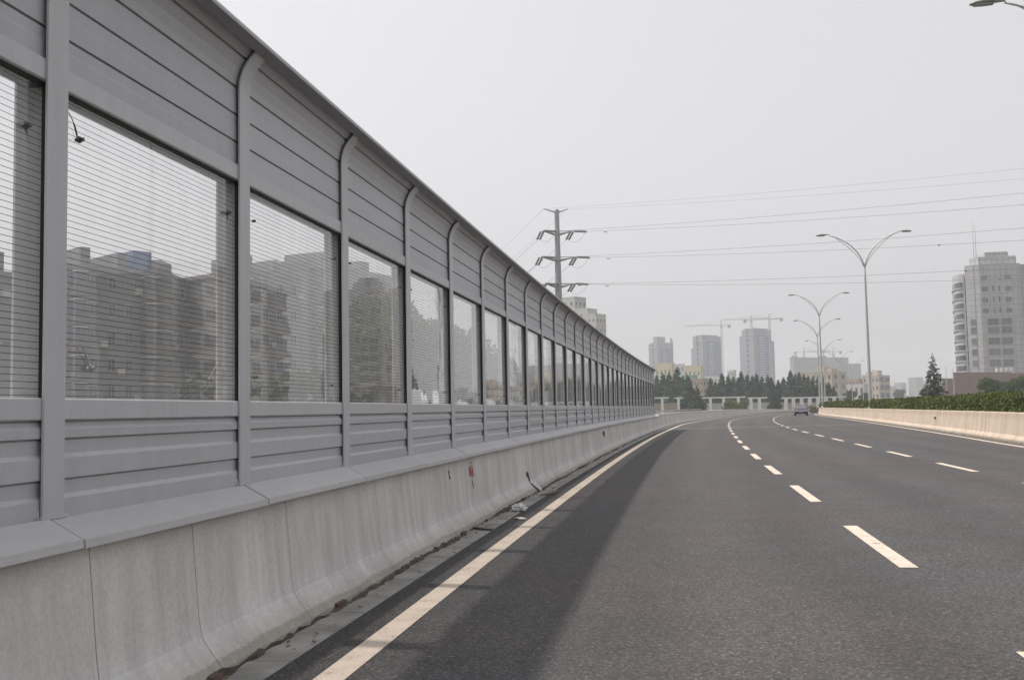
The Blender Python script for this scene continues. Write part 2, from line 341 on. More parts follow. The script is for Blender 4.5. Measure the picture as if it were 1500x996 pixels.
def sweep(name, f, prof, Ys, mat, kind=None, closed=True, uv=False, gaps=(), gap=.006, parent=None):
    """push an (x, z) profile along an alignment; gaps cuts it into cast lengths"""
    mb = MB(); uvs = []
    cuts = [Ys[0]]+sorted(g for g in gaps if Ys[0] < g < Ys[-1])+[Ys[-1]]
    for a, b in zip(cuts[:-1], cuts[1:]):
        a2 = a+(gap/2 if a != Ys[0] else 0); b2 = b-(gap/2 if b != Ys[-1] else 0)
        yy = [a2]+[y for y in Ys if a2+.05 < y < b2-.05]+[b2]; n = len(mb.v); k = len(prof)
        for y in yy:
            for (dx, z) in prof: mb.v.append(tuple(along(f, y, dx, z))); uvs.append((dx, y))
        for i in range(len(yy)-1):
            for j in range(k if closed else k-1):
                j2 = (j+1) % k; mb.f.append((n+i*k+j, n+i*k+j2, n+(i+1)*k+j2, n+(i+1)*k+j)); mb.m.append(0)
        if closed:
            mb.f.append(tuple(n+j for j in range(k))[::-1]); mb.f.append(tuple(n+(len(yy)-1)*k+j for j in range(k))); mb.m += [0, 0]
    me = mb.mesh(name, mat)
    if closed: fixn(me)
    if uv:
        l = me.uv_layers.new(name='UVMap')
        for lp in me.loops: l.data[lp.index].uv = uvs[lp.vertex_index]
    o = link(name, me, parent)
    if kind: o['kind'] = kind
    return o
def steps(a, b, s): return list(np.arange(a, b, s))+[b]
YL = steps(-30, 80, 2.5)+steps(85, 340, 5)

# ------------------------------------------------------------------ setting: ground, road, markings
gy = [-600, -200, -30, 60, 120, 160, 200, 240, 280, 320, 500, 900, 1600, 2600]; gx = list(np.linspace(-1900, 2100, 41))
mb = MB()
for y in gy:
    for x in gx: mb.v.append((x, y, drop(y)-.42))
for i in range(len(gy)-1):
    for j in range(len(gx)-1): a = i*len(gx)+j; mb.f.append((a, a+1, a+len(gx)+1, a+len(gx))); mb.m.append(0)
tag(mb.build('ground', MT['soil'], fix=False), kind='structure')

mb = MB(); uvs = []; NX = 14
for y in YL:
    a = cL(y)-2.16; b = xR(y)+.55
    for j in range(NX+1):
        t = j/NX; x = a+(b-a)*t; mb.v.append((x, y, drop(y))); uvs.append((x-cL(y)+1.79, y))
for i in range(len(YL)-1):
    for j in range(NX): a = i*(NX+1)+j; mb.f.append((a, a+1, a+NX+2, a+NX+1)); mb.m.append(0)
me = mb.mesh('road', MT['asphalt']); l = me.uv_layers.new(name='UVMap')
for lp in me.loops: l.data[lp.index].uv = uvs[lp.vertex_index]
tag(link('road', me), kind='structure')
tag(sweep('road_bed', cL, [(-2.5, -.4), (-2.5, -.02), (13.0, -.02), (13.0, -.4)], YL, MT['soil'], closed=True), kind='structure')
sweep('gutter', cL, [(-2.42, -.01), (-2.42, .006), (-2.30, .004), (-2.135, .007), (-2.125, -.01)], YL, MT['gutter'], 'structure', gaps=[4.1+1.35*i for i in range(60)], gap=.012)
def line(name, f, w, ranges, z=.004):
    mb = MB()
    for a, b in ranges:
        ys = steps(a, b, 1.5 if b-a < 8 else 2.5); ys = [y for i, y in enumerate(ys) if i == 0 or y-ys[i-1] > .01]
        n = len(mb.v)
        for y in ys:
            for dx in (-w/2, w/2): mb.v.append(tuple(along(f, y, dx, z)))
        for i in range(len(ys)-1): mb.f.append((n+2*i, n+2*i+1, n+2*i+3, n+2*i+2)); mb.m.append(0)
    return tag(mb.build(name, MT['paint'], fix=False), kind='structure')
line('edge_line', lambda y: cL(y)-1.79, .165, [(-30, 340)])
line('median_edge_line', xR, .17, [(-30, 340)])
line('lane_marking', xD1, .15, [(8.93+5.98*i, 8.93+5.98*i+3.03) for i in range(-5, 50)])
line('lane_marking', xD2, .15, [(8.95+6.1*i, 8.95+6.1*i+3.1) for i in range(-5, 48)])
mb = MB()
for j in range(20):
    x0, x1 = (cL(66)-1.6)+(xR(70)-cL(66)+1.4)*j/20, (cL(66)-1.6)+(xR(70)-cL(66)+1.4)*(j+1)/20
    y0, y1 = 65.5+6*j/20, 65.5+6*(j+1)/20
    mb.quad((x0, y0, .0075), (x1, y1, .0075), (x1, y1+.34, .0075), (x0, y0+.34, .0075))
tag(mb.build('expansion_joint', MT['joint'], fix=False), kind='structure')

# ------------------------------------------------------------------ concrete barrier under the noise wall
PY0, PS = 4.08, 1.985
def pY(i): return PY0+PS*i
NB0, NB1 = -3, 30
YEND = pY(NB1)
FACE = [(-2.37, -.05), (-2.372, .035), (-2.440, .125), (-2.474, .172), (-2.490, .205), (-2.499, .25), (-2.507, .31), (-2.549, .80), (-2.549, .84), (-2.86, .84), (-2.86, -.05)]
bar_root = empty('concrete_barrier', (0, 0, 0), 'stained grey concrete crash barrier with sloped foot carrying the noise wall', 'crash barrier')
jo = [.5, 2.45, 4.17, 5.13, 6.44, 8.43, 11.2, 13.9, 16.75, 19.6, 24, 29, 34, 40, 46, 52, 58]
sweep('barrier_body', cL, FACE, steps(-8, 65, 1.0)+[66.2], MT['concrete'], gaps=jo, gap=.008, parent=bar_root)
FACE2 = [(-2.37, -.05), (-2.372, .035), (-2.474, .172), (-2.490, .205), (-2.499, .25), (-2.507, .31), (-2.565, .93), (-2.60, .955), (-2.86, .955), (-2.86, -.05)]
bar2 = empty('concrete_barrier', (0, 0, 0), 'bare concrete crash barrier curving right beyond the end of the noise wall', 'crash barrier')
sweep('barrier_body', cL, FACE2, steps(66.25, 100, 2.5)+steps(104, 340, 4), MT['concrete'], gaps=[74+8*i for i in range(30)], gap=.012, parent=bar2)
sweep('top_rail', cL, [(-2.74, 1.10), (-2.74, 1.17), (-2.67, 1.17), (-2.67, 1.10)], steps(66.3, 110, 2.5)+[112], MT['rail'], parent=bar2)
for y in steps(67, 111, 2.2):
    mb = MB(); p = along(cL, y, -2.705, .95); mb.tube([p, p+Vector((0, 0, .16))], .022, 6); mb.build('rail_support', MT['rail'], bar2)
# coping pieces
cop_prof = [(-2.72, .90), (-2.655, .928), (-2.505, .846), (-2.494, .842), (-2.490, .806), (-2.512, .803), (-2.56, .81), (-2.72, .81)]
mb = MB(); mb.ext([(x+2.66, z) for x, z in cop_prof], .004-.03, PS-.010-.03); cop_me = mb.mesh('coping', MT['coping']); fixn(cop_me)
def bayM(i, dz=0):
    t = pY(i); p0 = along(cL, t, -2.66, 0); p1 = along(cL, t+PS, -2.66, 0); d = (p1-p0).normalized()
    m = Matrix((Vector((d.y, -d.x, 0)), d, Vector((0, 0, 1)))).transposed().to_4x4(); m.translation = p0+Vector((0, 0, dz)); return m
for i in range(NB0, NB1+1): link('coping', cop_me, bar_root, mat=bayM(i, random.uniform(-.004, .003)))
# spray marks on the face
def onface(Y, z, out=.003):
    if z > .2: x = -2.494-.055*(z-.2)/.6
    else: x = -2.372-.122*(z-.035)/.165
    return along(cL, Y, x+out, z)
def strokes(name, lst, mat, w, label):
    mb = MB()
    for st in lst:
        for a, b in zip(st[:-1], st[1:]):
            A, B = onface(*a), onface(*b); d = (B-A).normalized(); s = d.cross(Vector((1, 0, 0))).normalized()*w/2; n = Vector((.004, 0, 0))
            mb.quad(A+s, A-s, B-s, B+s); mb.quad(A+s+n, B+s+n, B-s+n, A-s+n)
            mb.quad(A+s, B+s, B+s+n, A+s+n); mb.quad(A-s, A-s+n, B-s+n, B-s)
    o = mb.build(name, mat, bar_root); o['label'] = label; return o
gy0 = 12.05
g_ = lambda L: [[(12.35+(y-12.25)*.52, .60+(z-.58)*.75) for y, z in st] for st in L]
strokes('spray_mark', g_([[(gy0, .53), (gy0+.03, .68), (gy0+.14, .56), (gy0+.17, .70), (gy0+.20, .52)], [(gy0+.30, .50), (gy0+.36, .70), (gy0+.47, .52)], [(gy0+.28, .60), (gy0+.43, .60)], [(gy0+.30, .735), (gy0+.42, .75)],
    [(gy0+.24, .47), (gy0+.25, .38)], [(gy0+.27, .45), (gy0+.30, .32)]]), MT['redpaint'], .013, 'scrawled red spray painted mark')
strokes('spray_mark', [[(11.17, .69), (11.19, .62)], [(11.14, .693), (11.20, .69)], [(11.17, .62), (11.23, .615)]], MT['blackpaint'], .012, 'small black painted mark')
# chipped joint
mb = MB()
def chip(mb, pts, out=.004):
    P = [onface(y, z, out) for y, z in pts]; Q = [onface(y, z, -.002) for y, z in pts]; mb.quad(*P)
    for i in range(len(P)): j = (i+1) % len(P); mb.quad(P[i], P[j], Q[j], Q[i])
chip(mb, [(16.55, .30), (16.62, .35), (16.78, .345), (16.83, .27), (16.74, .16), (16.70, .25)]); chip(mb, [(16.72, .15), (16.80, .16), (17.0, .02), (16.9, .0)])
mb.build('chipped_hole', MT['blackpaint'], bar_root)
mb = MB(); p = onface(31.5, .62); mb.tube([p, p+Vector((.05, 0, 0))], .05, 8); p = onface(31.5, .56); mb.bar(p+Vector((.02, .05, 0)), p+Vector((.04, -.08, -.04)), .03); mb.build('drain_pipe', MT['darksteel'], bar_root)
# broken ledge at the foot: crumbled mortar pieces and bricks in one run
mb = MB(); ly = list(np.arange(1.0, 62, .09)); K = 4
for k, y in enumerate(ly):
    w = max(0, .028+.022*math.sin(y*1.9)+random.uniform(-.022, .022)); h = max(.004, .026+.012*math.sin(y*1.3+2)+random.uniform(-.016, .016))
    for dx, z in ((-2.40, 0), (-2.40, h), (-2.37+w*.8, h*random.uniform(.8, 1)), (-2.368+w, 0)): mb.v.append(tuple(along(cL, y, dx, z)))
for k in range(len(ly)-1):
    for q in range(K-1): mb.f.append((k*K+q, k*K+q+1, (k+1)*K+q+1, (k+1)*K+q)); mb.m.append(0)
mb.build('foot_ledge', MT['ledge'], bar_root)
for y in (4.62, 4.95, 6.9, 8.6, 11.0, 13.1, 15.2):
    ln = random.uniform(.10, .24); t, n = frame(cL, y); T = Matrix((n, t, Vector((0, 0, 1)))).transposed().to_4x4(); T.translation = along(cL, y, 0, 0)
    mb = MB(); mb.prism([(-2.39, 0), (-2.345, -.01), (-2.336, ln*.6), (-2.35, ln), (-2.39, ln*.95)], 0, random.uniform(.03, .045), T); mb.build('foot_brick', MT['brick'], bar_root)

# ------------------------------------------------------------------ noise barrier
wall = empty('noise_barrier', (0, 0, 0), 'tall grey metal noise wall with clear panes between curved posts along the roadside', 'noise barrier')
Z0, ZC, RC, AC = .895, 3.40, .305, R(56)
def pathpt(s, off):            # point on the post line: s above ZC runs round the curve; off = inward (+x, road side) offset
    if s <= ZC: return (off, s)
    a = (s-ZC)/RC; a2 = min(a, AC); rr = RC-off
    x = RC-rr*math.cos(a2); z = ZC+rr*math.sin(a2); ex = (a-a2)*RC
    return (x+ex*math.sin(a2), z+ex*math.cos(a2))
SMAX = ZC+RC*AC
def post_mesh():
    mb = MB(); ss = [Z0, 2.0, ZC]+[ZC+RC*AC*k/8 for k in range(1, 9)]
    def strip(x0, x1, y0, y1):
        n = len(mb.v)
        for s in ss:
            (a, az), (b, bz) = pathpt(s, x0), pathpt(s, x1); mb.v.extend([(a, y0, az), (b, y0, bz), (b, y1, bz), (a, y1, az)])
        for i in range(len(ss)-1):
            for k in range(4): k2 = (k+1) % 4; mb.f.append((n+4*i+k, n+4*i+k2, n+4*i+4+k2, n+4*i+4+k)); mb.m.append(0)
        mb.f.append((n+3, n+2, n+1, n)); e = n+4*(len(ss)-1); mb.f.append((e, e+1, e+2, e+3)); mb.m += [0, 0]
    strip(-.011, 0, -.076, .076); strip(-.149, -.0112, -.005, .005); strip(-.16, -.1492, -.076, .076)
    mb.box(-.19, .012, -.10, .10, .925, .939)
    for sy in (-.088, .088): mb.tube([(-.02+.0, sy, .939), (-.02, sy, .965)], .009, 6)
    me = mb.mesh('post', MT['post']); fixn(me); return me
def louvre(name, lines, s0, s1, x0, d=.016, g=.008, gd=.009):        # corrugated sheet: recessed strip, bevel, proud strip, undercut
    prof = []
    lv = [s0]+lines+[s1]
    for a, b in zip(lv[:-1], lv[1:]):
        w = b-a
        prof += [(a, x0+d), (a+w*.50, x0+d), (a+w*.50+.012+d*.5, x0+.001), (b-g-.001, x0+.001), (b-g, x0-gd), (b-.001, x0-gd)]
    prof.append((s1, x0+.010)); mb = MB(); y0, y1 = .007, PS-.007; dense = []
    for (a, xa), (b, xb) in zip(prof[:-1], prof[1:]):
        m = max(1, int((b-a)/.03)) if b > ZC-.05 else 1
        dense += [(a+(b-a)*k/m, xa+(xb-xa)*k/m) for k in range(m)]
    dense.append(prof[-1])
    fr = [pathpt(s, x) for s, x in dense]; bk = [pathpt(s, x0-.07) for s, x in dense]
    poly = fr+bk[::-1]; n = len(mb.v); k = len(fr)
    for y in (y0, y1): mb.v += [(p[0], y, p[1]) for p in fr]+[(p[0], y, p[1]) for p in bk]
    K = 2*k
    for i in range(k-1):
        mb.f.append((n+i, n+i+1, n+K+i+1, n+K+i)); mb.f.append((n+k+i, n+K+k+i, n+K+k+i+1, n+k+i+1)); mb.m += [0, 0]
        mb.f.append((n+i, n+k+i, n+k+i+1, n+i+1)); mb.f.append((n+K+i, n+K+i+1, n+K+k+i+1, n+K+k+i)); mb.m += [0, 0]
    me = mb.mesh(name, MT['panel']); fixn(me); return me
post_me = post_mesh()
top_me = louvre('top_panel', [3.08, 3.255, 3.43, 3.60], 2.926, SMAX-.005, -.035, .0035, .012, .016)
low_me = louvre('lower_panel', [1.092, 1.269], .915, 1.346, -.035)
def rail_mesh(z0, z1):
    mb = MB(); b = .006; mb.ext([(-.0125-b, z0), (-.0125, z0+b), (-.0125, z1-b), (-.0125-b, z1), (-.147, z1), (-.147, z0)], .007, PS-.007)
    me = mb.mesh('rail', MT['rail']); fixn(me); return me
rU, rL_ = rail_mesh(2.826, 2.9255), rail_mesh(1.3465, 1.443)
mb = MB(); mb.ext([pathpt(SMAX-.03, .010), pathpt(SMAX+.034, .010), pathpt(SMAX+.04, -.02), pathpt(SMAX+.03, -.10), pathpt(SMAX-.03, -.112)], .002, PS-.002); cap_me = mb.mesh('top_cap', MT['cap']); fixn(cap_me)
mb = MB(); mb.box(-.007, .007, .010, PS-.010, 1.435, 2.834); pane_me = mb.mesh('pane', MT['glass'])
mb = MB()
for a in ((.008, .046), (PS-.046, PS-.008)): mb.box(.0072, .024, a[0], a[1], 1.444, 2.825)
mb.box(.0072, .020, .0465, PS-.0465, 2.812, 2.825)
mb.box(-.090, -.0072, .008, PS-.008, 2.819, 2.8255)  # dark strip put in for shade on the rail's underside behind the pane
gask_shade_me = mb.mesh('gasket_and_shade', MT['gasket_and_shade'])
def tether(kind):
    mb = MB()
    if kind == 'tl': B = Vector((.012, .22, 2.64)); A = Vector((.02, .085, 2.76)); mid = Vector((.025, .16, 2.75))
    elif kind == 'tr': B = Vector((.012, PS-.17, 2.60)); A = Vector((-.03, PS-.10, 2.56)); mid = Vector((.0, PS-.12, 2.55))
    elif kind == 'bl': B = Vector((.012, .33, 1.585)); A = Vector((.02, .22, 1.69)); mid = Vector((.025, .26, 1.70))
    else: B = Vector((.012, PS-.40, 1.57)); A = Vector((.015, PS-.26, 1.66)); mid = Vector((.025, PS-.32, 1.70))
    pts = [A.lerp(mid, t).lerp(mid.lerp(B, t), t) for t in [k/8 for k in range(9)]]
    mb.tube(pts, .0022, 5); mb.tube(pts[5:], [.003, .0048, .0048, .003], 6)
    mb.tube([B-Vector((.010, 0, 0)), B+Vector((.03, 0, 0))], .010, 8); mb.tube([B+Vector((.004, 0, 0)), B+Vector((.012, 0, 0))], .017, 8)
    me = mb.mesh('tether', MT['darksteel' if kind[0] == 't' else 'dullsteel']); fixn(me); return me
teth = [tether(k) for k in ('tl', 'tr', 'bl', 'br')]
mb = MB()
for y, z in ((.22, 2.62), (PS-.17, 2.60), (.25, 1.60), (PS-.25, 1.58)):
    mb.tube([(.008, y, z), (.030, y, z)], .009, 8); mb.tube([(.009, y, z), (.014, y, z)], .016, 8)
bolt_mes = []
for y, z in ((.22, 2.62), (PS-.17, 2.60), (.25, 1.60), (PS-.25, 1.58)):
    mb = MB(); mb.tube([(.008, y, z), (.030, y, z)], .009, 8); me = mb.mesh('bolt', MT['darksteel']); fixn(me); bolt_mes.append(me)
for i in range(NB0, NB1+1):
    Mi = bayM(i); link('post', post_me, wall, mat=Mi)
    if i == NB1: break
    for nm, me in (('top_panel', top_me), ('lower_panel', low_me), ('rail', rU), ('rail', rL_), ('top_cap', cap_me)): link(nm, me, wall, mat=Mi)
    pn = link('pane', pane_me, wall, mat=Mi @ Matrix.Translation((-.055, 0, 0))); link('gasket_and_shade', gask_shade_me, pn)
    if -1 <= i <= 0:
        for t in teth: link('tether', t, pn)
    elif i <= 8:
        for t in bolt_mes: link('bolt', t, pn)

# ------------------------------------------------------------------ median barrier, planter, hedge
MFACE = [(.42, -.05), (.42, .035), (.40, .06), (.52, .24), (.60, .955), (.63, .98), (.86, .98), (.88, -.05)]
mbar = empty('median_barrier', (0, 0, 0), 'sunlit beige concrete median barrier with sloped foot below the clipped hedge', 'crash barrier')
sweep('barrier_body', xR, MFACE, steps(-8, 80, 2)+steps(84, 330, 4), MT['concrete_beige'], gaps=[5, 13.5, 22, 31, 40.5, 50, 59, 69, 78.5, 90, 103, 117, 133, 150, 170, 200, 240], gap=.035, parent=mbar)
sweep('kerb_foot', xR, [(.26, -.02), (.27, .07), (.36, .10), (.415, .10), (.415, -.02)], steps(-8, 80, 2)+steps(84, 330, 4), MT['kerbdirt'], parent=mbar)
mb = MB()
for Y_ in (52.0, 118.0):
    p = along(xR, Y_, .55, .62); mb.tube([p, p+Vector((-.06, 0, 0))], .06, 8)
mb.build('drain_pipe', MT['darksteel'], mbar)
sweep('median_soil', xR, [(.89, -.4), (.89, .86), (6.2, .86), (6.2, -.4)], steps(-8, 80, 2)+steps(84, 330, 4), MT['soil'], 'structure')
hed = empty('hedge', (0, 0, 0), 'long clipped green hedge with yellowish tips growing along the median barrier', 'hedge')
# core plus leaves
mb = MB(); ys = steps(8, 100, .8)+steps(102, 320, 3)
def hedge_top(y, u): return 1.50+.05*math.sin(y*.9)+.04*math.sin(y*2.3+1)+.03*math.sin(y*.31)+.06*min(1, max(0, (y-90)/60))
prof = [(1.05, 0), (1.0, .5), (1.12, .9), (1.7, 1.0), (2.3, .95), (2.5, .5), (2.5, 0)]
for y in ys:
    for dx, k in prof: mb.v.append(tuple(along(xR, y, dx+random.uniform(-.06, .06), .86+(hedge_top(y, dx)-.12-.86)*k)))
K = len(prof)
for i in range(len(ys)-1):
    for j in range(K-1): mb.f.append((i*K+j, i*K+j+1, (i+1)*K+j+1, (i+1)*K+j)); mb.m.append(0)
mb.build('hedge_dark_core', MT['hedgecore'], hed)
P = []; N = []; S = []
def hpt(y):
    r = random.random(); clump = .5+.5*math.sin(y*4.1+math.sin(y*1.7)*2)
    if r < .55:
        k = random.random(); dx = 1.0-.10*clump+random.gauss(0, .07)+.10*k*k; z = .84+(hedge_top(y, dx)-.82)*k; n = (-1, 0, .35)
    else:
        dx = random.uniform(1.0, 2.5); z = hedge_top(y, dx)+random.gauss(.0, .045)+.04*clump; n = (-.2, 0, 1)
    return along(xR, y, dx, z), n
for a, b, n_, s_ in ((24, 45, 52000, .062), (45, 80, 44000, .085), (80, 150, 24000, .15), (150, 320, 8000, .34), (8, 24, 5000, .12)):
    for _ in range(n_):
        p, n = hpt(random.uniform(a, b)); P.append(p); N.append(n); S.append(s_)
cloud('foliage', leaves(np.array(P), np.array(S), np.array(N)*.7), MT['hedge'], hed)

# ------------------------------------------------------------------ street lamps
def lamp_meshes():
    FK, HD, HALF = 12.2, 15.0, 3.55
    mb = MB(); mb.tube([(0, 0, 0), (0, 0, 1), (0, 0, FK-1), (0, 0, FK)], [.15, .14, .085, .08], 12); mb.tube([(0, 0, 0), (0, 0, .25)], .22, 12); mb.tube([(0, 0, FK-.05), (0, 0, FK+.10)], .10, 10)
    pole = mb.mesh('pole', MT['lamp'], True); mb = MB()
    def arc(x0, z0, cx, cz, x1, z1, n=14): return [((1-t)**2*x0+2*t*(1-t)*cx+t*t*x1, 0, (1-t)**2*z0+2*t*(1-t)*cz+t*t*z1) for t in [k/n for k in range(n+1)]]
    mb.tube(arc(.02, FK, .55, HD-.75, HALF-.75, HD-.05), [.060-.022*k/14 for k in range(15)], 8)
    mb.tube(arc(.10, FK, .42, HD-1.75, HALF-1.3, HD-.30), .026, 6); mb.bar((HALF-1.34, 0, HD-.31), (HALF-1.1, 0, HD-.17), .04)
    arm = mb.mesh('arm', MT['lamp'], True); fixn(arm)
    mb = MB(); sec = [(-.78, .05, .035, 0), (-.62, .09, .06, .01), (-.4, .16, .10, .02), (-.1, .20, .13, .02), (.2, .16, .09, .0), (.36, .08, .03, -.02)]
    rings = []
    for x, w, h, dz in sec:
        rings.append([(HALF+x-.0, w*math.cos(a), HD+dz+(h if math.sin(a) > 0 else h*.35)*math.sin(a)) for a in [2*math.pi*k/12 for k in range(12)]])
    for r_ in rings: mb.v += r_
    for i in range(len(rings)-1):
        for k in range(12): k2 = (k+1) % 12; mb.f.append((i*12+k, i*12+k2, i*12+12+k2, i*12+12+k)); mb.m.append(0)
    mb.f.append(tuple(range(12))); mb.f.append(tuple(range(60, 72))[::-1]); mb.m += [0, 0]
    head = mb.mesh('lamp_head', MT['lamphead'], True); fixn(head)
    mb = MB(); mb.prism([(HALF+x, y) for x, y in ((-.40, -.09), (-.1, -.13), (.2, -.10), (.28, 0), (.2, .10), (-.1, .13), (-.40, .09))], HD-.075, HD-.025)
    lens = mb.mesh('lens', MT['lampglass']); fixn(lens)
    return pole, arm, head, lens
lm = lamp_meshes()
ORD = ['nearest', 'second', 'third', 'fourth', 'fifth', 'sixth', 'seventh', 'eighth', 'ninth', 'tenth', 'eleventh', 'twelfth', 'thirteenth', 'fourteenth', 'fifteenth', 'sixteenth', 'seventeenth', 'eighteenth', 'nineteenth', 'twentieth',
       'twenty-first', 'twenty-second', 'twenty-third', 'twenty-fourth', 'twenty-fifth', 'twenty-sixth', 'twenty-seventh', 'twenty-eighth', 'twenty-ninth', 'thirtieth', 'thirty-first', 'thirty-second', 'thirty-third', 'thirty-fourth', 'thirty-fifth', 'thirty-sixth', 'thirty-seventh', 'thirty-eighth', 'thirty-ninth', 'fortieth']
lamps = [(None, 36), (1275, 85), (1205, 139), (1201, 173), (1209, 215), (1230, 258), (1249, 302), (1265, 346), (1279, 392), (1290, 440), (1301, 490)]
for i, (px, Y) in enumerate(lamps):
    p = Vector((14.3, Y, 0)) if px is None else at(px, 585, Y); base = Vector((p.x, Y, (-.1 if i == 0 else .85 if Y < 320 else -.3)+drop(Y)))
    lab = ('nearest tall twin-armed grey street lamp, only one lamp head reaching into view' if i == 0 else 'tall twin-armed grey street lamp in the median hedge, complete in view and biggest' if i == 1 else '%s twin-armed street lamp along the median, counting away from the camera' % ORD[i])
    r_ = empty('street_lamp', base, lab, 'street lamp', 'twin-armed lamps along the median')
    s = {0: 1.0, 1: .945, 2: 1.005, 3: .965}.get(i, .925)
    r_.scale = (s, s, s); t, n = frame(xR, Y); r_.rotation_euler.z = math.atan2(n.y, n.x)*.6
    link('pole', lm[0], r_)
    for k in (0, 1):
        Mr = Matrix.Rotation(math.pi*k, 4, 'Z'); a = link('arm', lm[1], r_, mat=Mr); h = link('lamp_head', lm[2], r_, mat=Mr); link('lens', lm[3], h)

# ------------------------------------------------------------------ power line pylons and cables
PYL = at(822, 600, 175); PYL = Vector((PYL.x, 175, -.4))
ptop = at(814.5, 307, 175).z
def zpix(py): return at(816, py, 175).z
levels = [(zpix(309), 20/1500*175, 17/1500*175, True), (zpix(341), 22/1500*175, 23/1500*175, False), (zpix(379), 25/1500*175, 27/1500*175, False), (zpix(418), 20/1500*175, 24/1500*175, False)]
def pylon(name, base, label, rz, lv, top):
    r_ = empty(name, base, label, 'pylon', 'steel power line poles', rz); h = top-base.z
    mb = MB(); mb.tube([(0, 0, 0), (0, 0, h*.5), (0, 0, h-.2), (0, 0, h)], [.85, .64, .40, .36], 12); mb.tube([(0, 0, h*.45), (0, 0, h*.45+.25)], .72, 12); mb.tube([(0, 0, h*.75), (0, 0, h*.75+.2)], .56, 12)
    mb.build('pole', MT['pylon'], r_, True); tips = []
    for z, a, b, topb in lv:
        zz = z-base.z
        for sgn, L in ((-1, a), (1, b)):
            mb = MB(); w = .16 if topb else .25
            mb.tube([(sgn*.3, 0, zz-.35 if not topb else zz-.25), (sgn*L, 0, zz+(.35 if topb else .30))], [w, .08], 6)
            if not topb: mb.tube([(sgn*.3, 0, zz+.25), (sgn*L, 0, zz+.34)], [.09, .05], 5)
            mb.build('crossarm', MT['pylon'], r_)
            tips.append((Vector((sgn*L, 0, zz+.3)), topb))
    return r_, tips
py1, tips1 = pylon('pylon', PYL, 'tall grey tubular steel power pylon with four crossarms rising behind the noise wall', R(18), levels, ptop)
# the next poles on the line (outside the frame), only needed as ends of the cables
END_R = Vector((78, 150, 0)); END_L = Vector((-95, 330, 0))
def spanpt(a, b, sag, n=26): return [a.lerp(b, t)-Vector((0, 0, sag*4*t*(1-t))) for t in [k/n for k in range(n+1)]]
bpy.context.view_layer.update()
Mw = Matrix.Translation(PYL) @ Matrix.Rotation(R(18), 4, 'Z')
right_px = [(1500, 247), (1500, 262), (1500, 283), (1500, 300), (1500, 334), (1500, 352), (1500, 392), (1500, 408)]
LVN = ['top', 'upper', 'middle', 'lowest']
for k, (tp, topb) in enumerate(tips1):
    A = Mw @ tp; side = 'outer' if k % 2 else 'inner'; lv_ = LVN[k//2]
    dirR = (Vector((END_R.x, END_R.y, A.z))-A).normalized(); dirL = (Vector((END_L.x, END_L.y, A.z))-A).normalized()
    if topb: aR = aL = A
    else:
        ends = []
        for d, nm in ((dirR, 'r'), (dirL, 'l')):
            d2 = (d+Vector((0, 0, -.12 if nm == 'r' else -.45))).normalized()
            E1 = A+d2*.4; E2 = A+d2*2.5; mb = MB(); q = d2.cross(Vector((0, 0, 1))).normalized()*.26
            for s in (-1, 1):
                mb.tube([E1+q*s+(E2-E1)*(j/14) for j in range(15)], [.12 if j % 2 else .20 for j in range(15)], 7)
            mb.bar(A, E1, .05); mb.bar(E1-q, E1+q, .05); mb.bar(E2-q, E2+q, .06)
            loc = Mw.inverted(); mb.v = [tuple(loc @ Vector(v)) for v in mb.v]
            mb.build('insulator', MT['insul'], py1); ends.append(E2)
        aR, aL = ends
        mb = MB(); mid = (aR+aL)/2-Vector((0, 0, 2.2)); pts = [aR.lerp(mid, t).lerp(mid.lerp(aL, t), t) for t in [j/10 for j in range(11)]]
        mb.v = []; mb.tube(pts, .022, 5); mb.v = [tuple(Mw.inverted() @ Vector(v)) for v in mb.v]; mb.build('jumper_cable', MT['cable'], py1)
    # right span: passes the measured height where it leaves the frame and runs on to the next pole
    px, py = right_px[k]; Ye = 152; E = at(px, py, Ye); B = aR+(E-aR)*1.55; B.z += 0
    sag = .9; E2 = aR.lerp(B, 1/1.55); lift = sag*4*(1/1.55)*(1-1/1.55); B = B+Vector((0, 0, lift*1.55))
    mb = MB(); mb.tube(spanpt(aR, B, sag), .025 if not topb else .015, 5)
    if not topb:
        q = aR.lerp(B, .035); mb.bar(q-Vector((.3, 0, .35)), q+Vector((.3, 0, -.35)), .10)
        if k in (5, 6, 7):
            q = spanpt(aR, B, sag)[9+k]; mb.tube([q-Vector((.12, 0, 0)), q+Vector((.12, 0, 0))], .12, 7)
    wname = 'power_cable'
    tag(mb.build(wname, MT['cable']), '%s-tier power cable, %s of its pair, running from the pylon across the road' % (lv_, 'lower' if k % 2 else 'upper'), 'power cable', 'overhead cables')
    Bl = Vector((END_L.x, END_L.y, aL.z-5.0))+(Vector((0, 0, 0)) if topb else Vector((0, 0, 0))); Bl.x += (tp.x)*.9
    mb = MB(); mb.tube(spanpt(aL, Bl, 4.5), .025 if not topb else .015, 5)
    tag(mb.build(wname, MT['cable']), '%s-tier power cable, %s of its pair, dropping from the pylon behind the noise wall' % (lv_, 'nearer' if k % 2 else 'farther'), 'power cable', 'overhead cables')

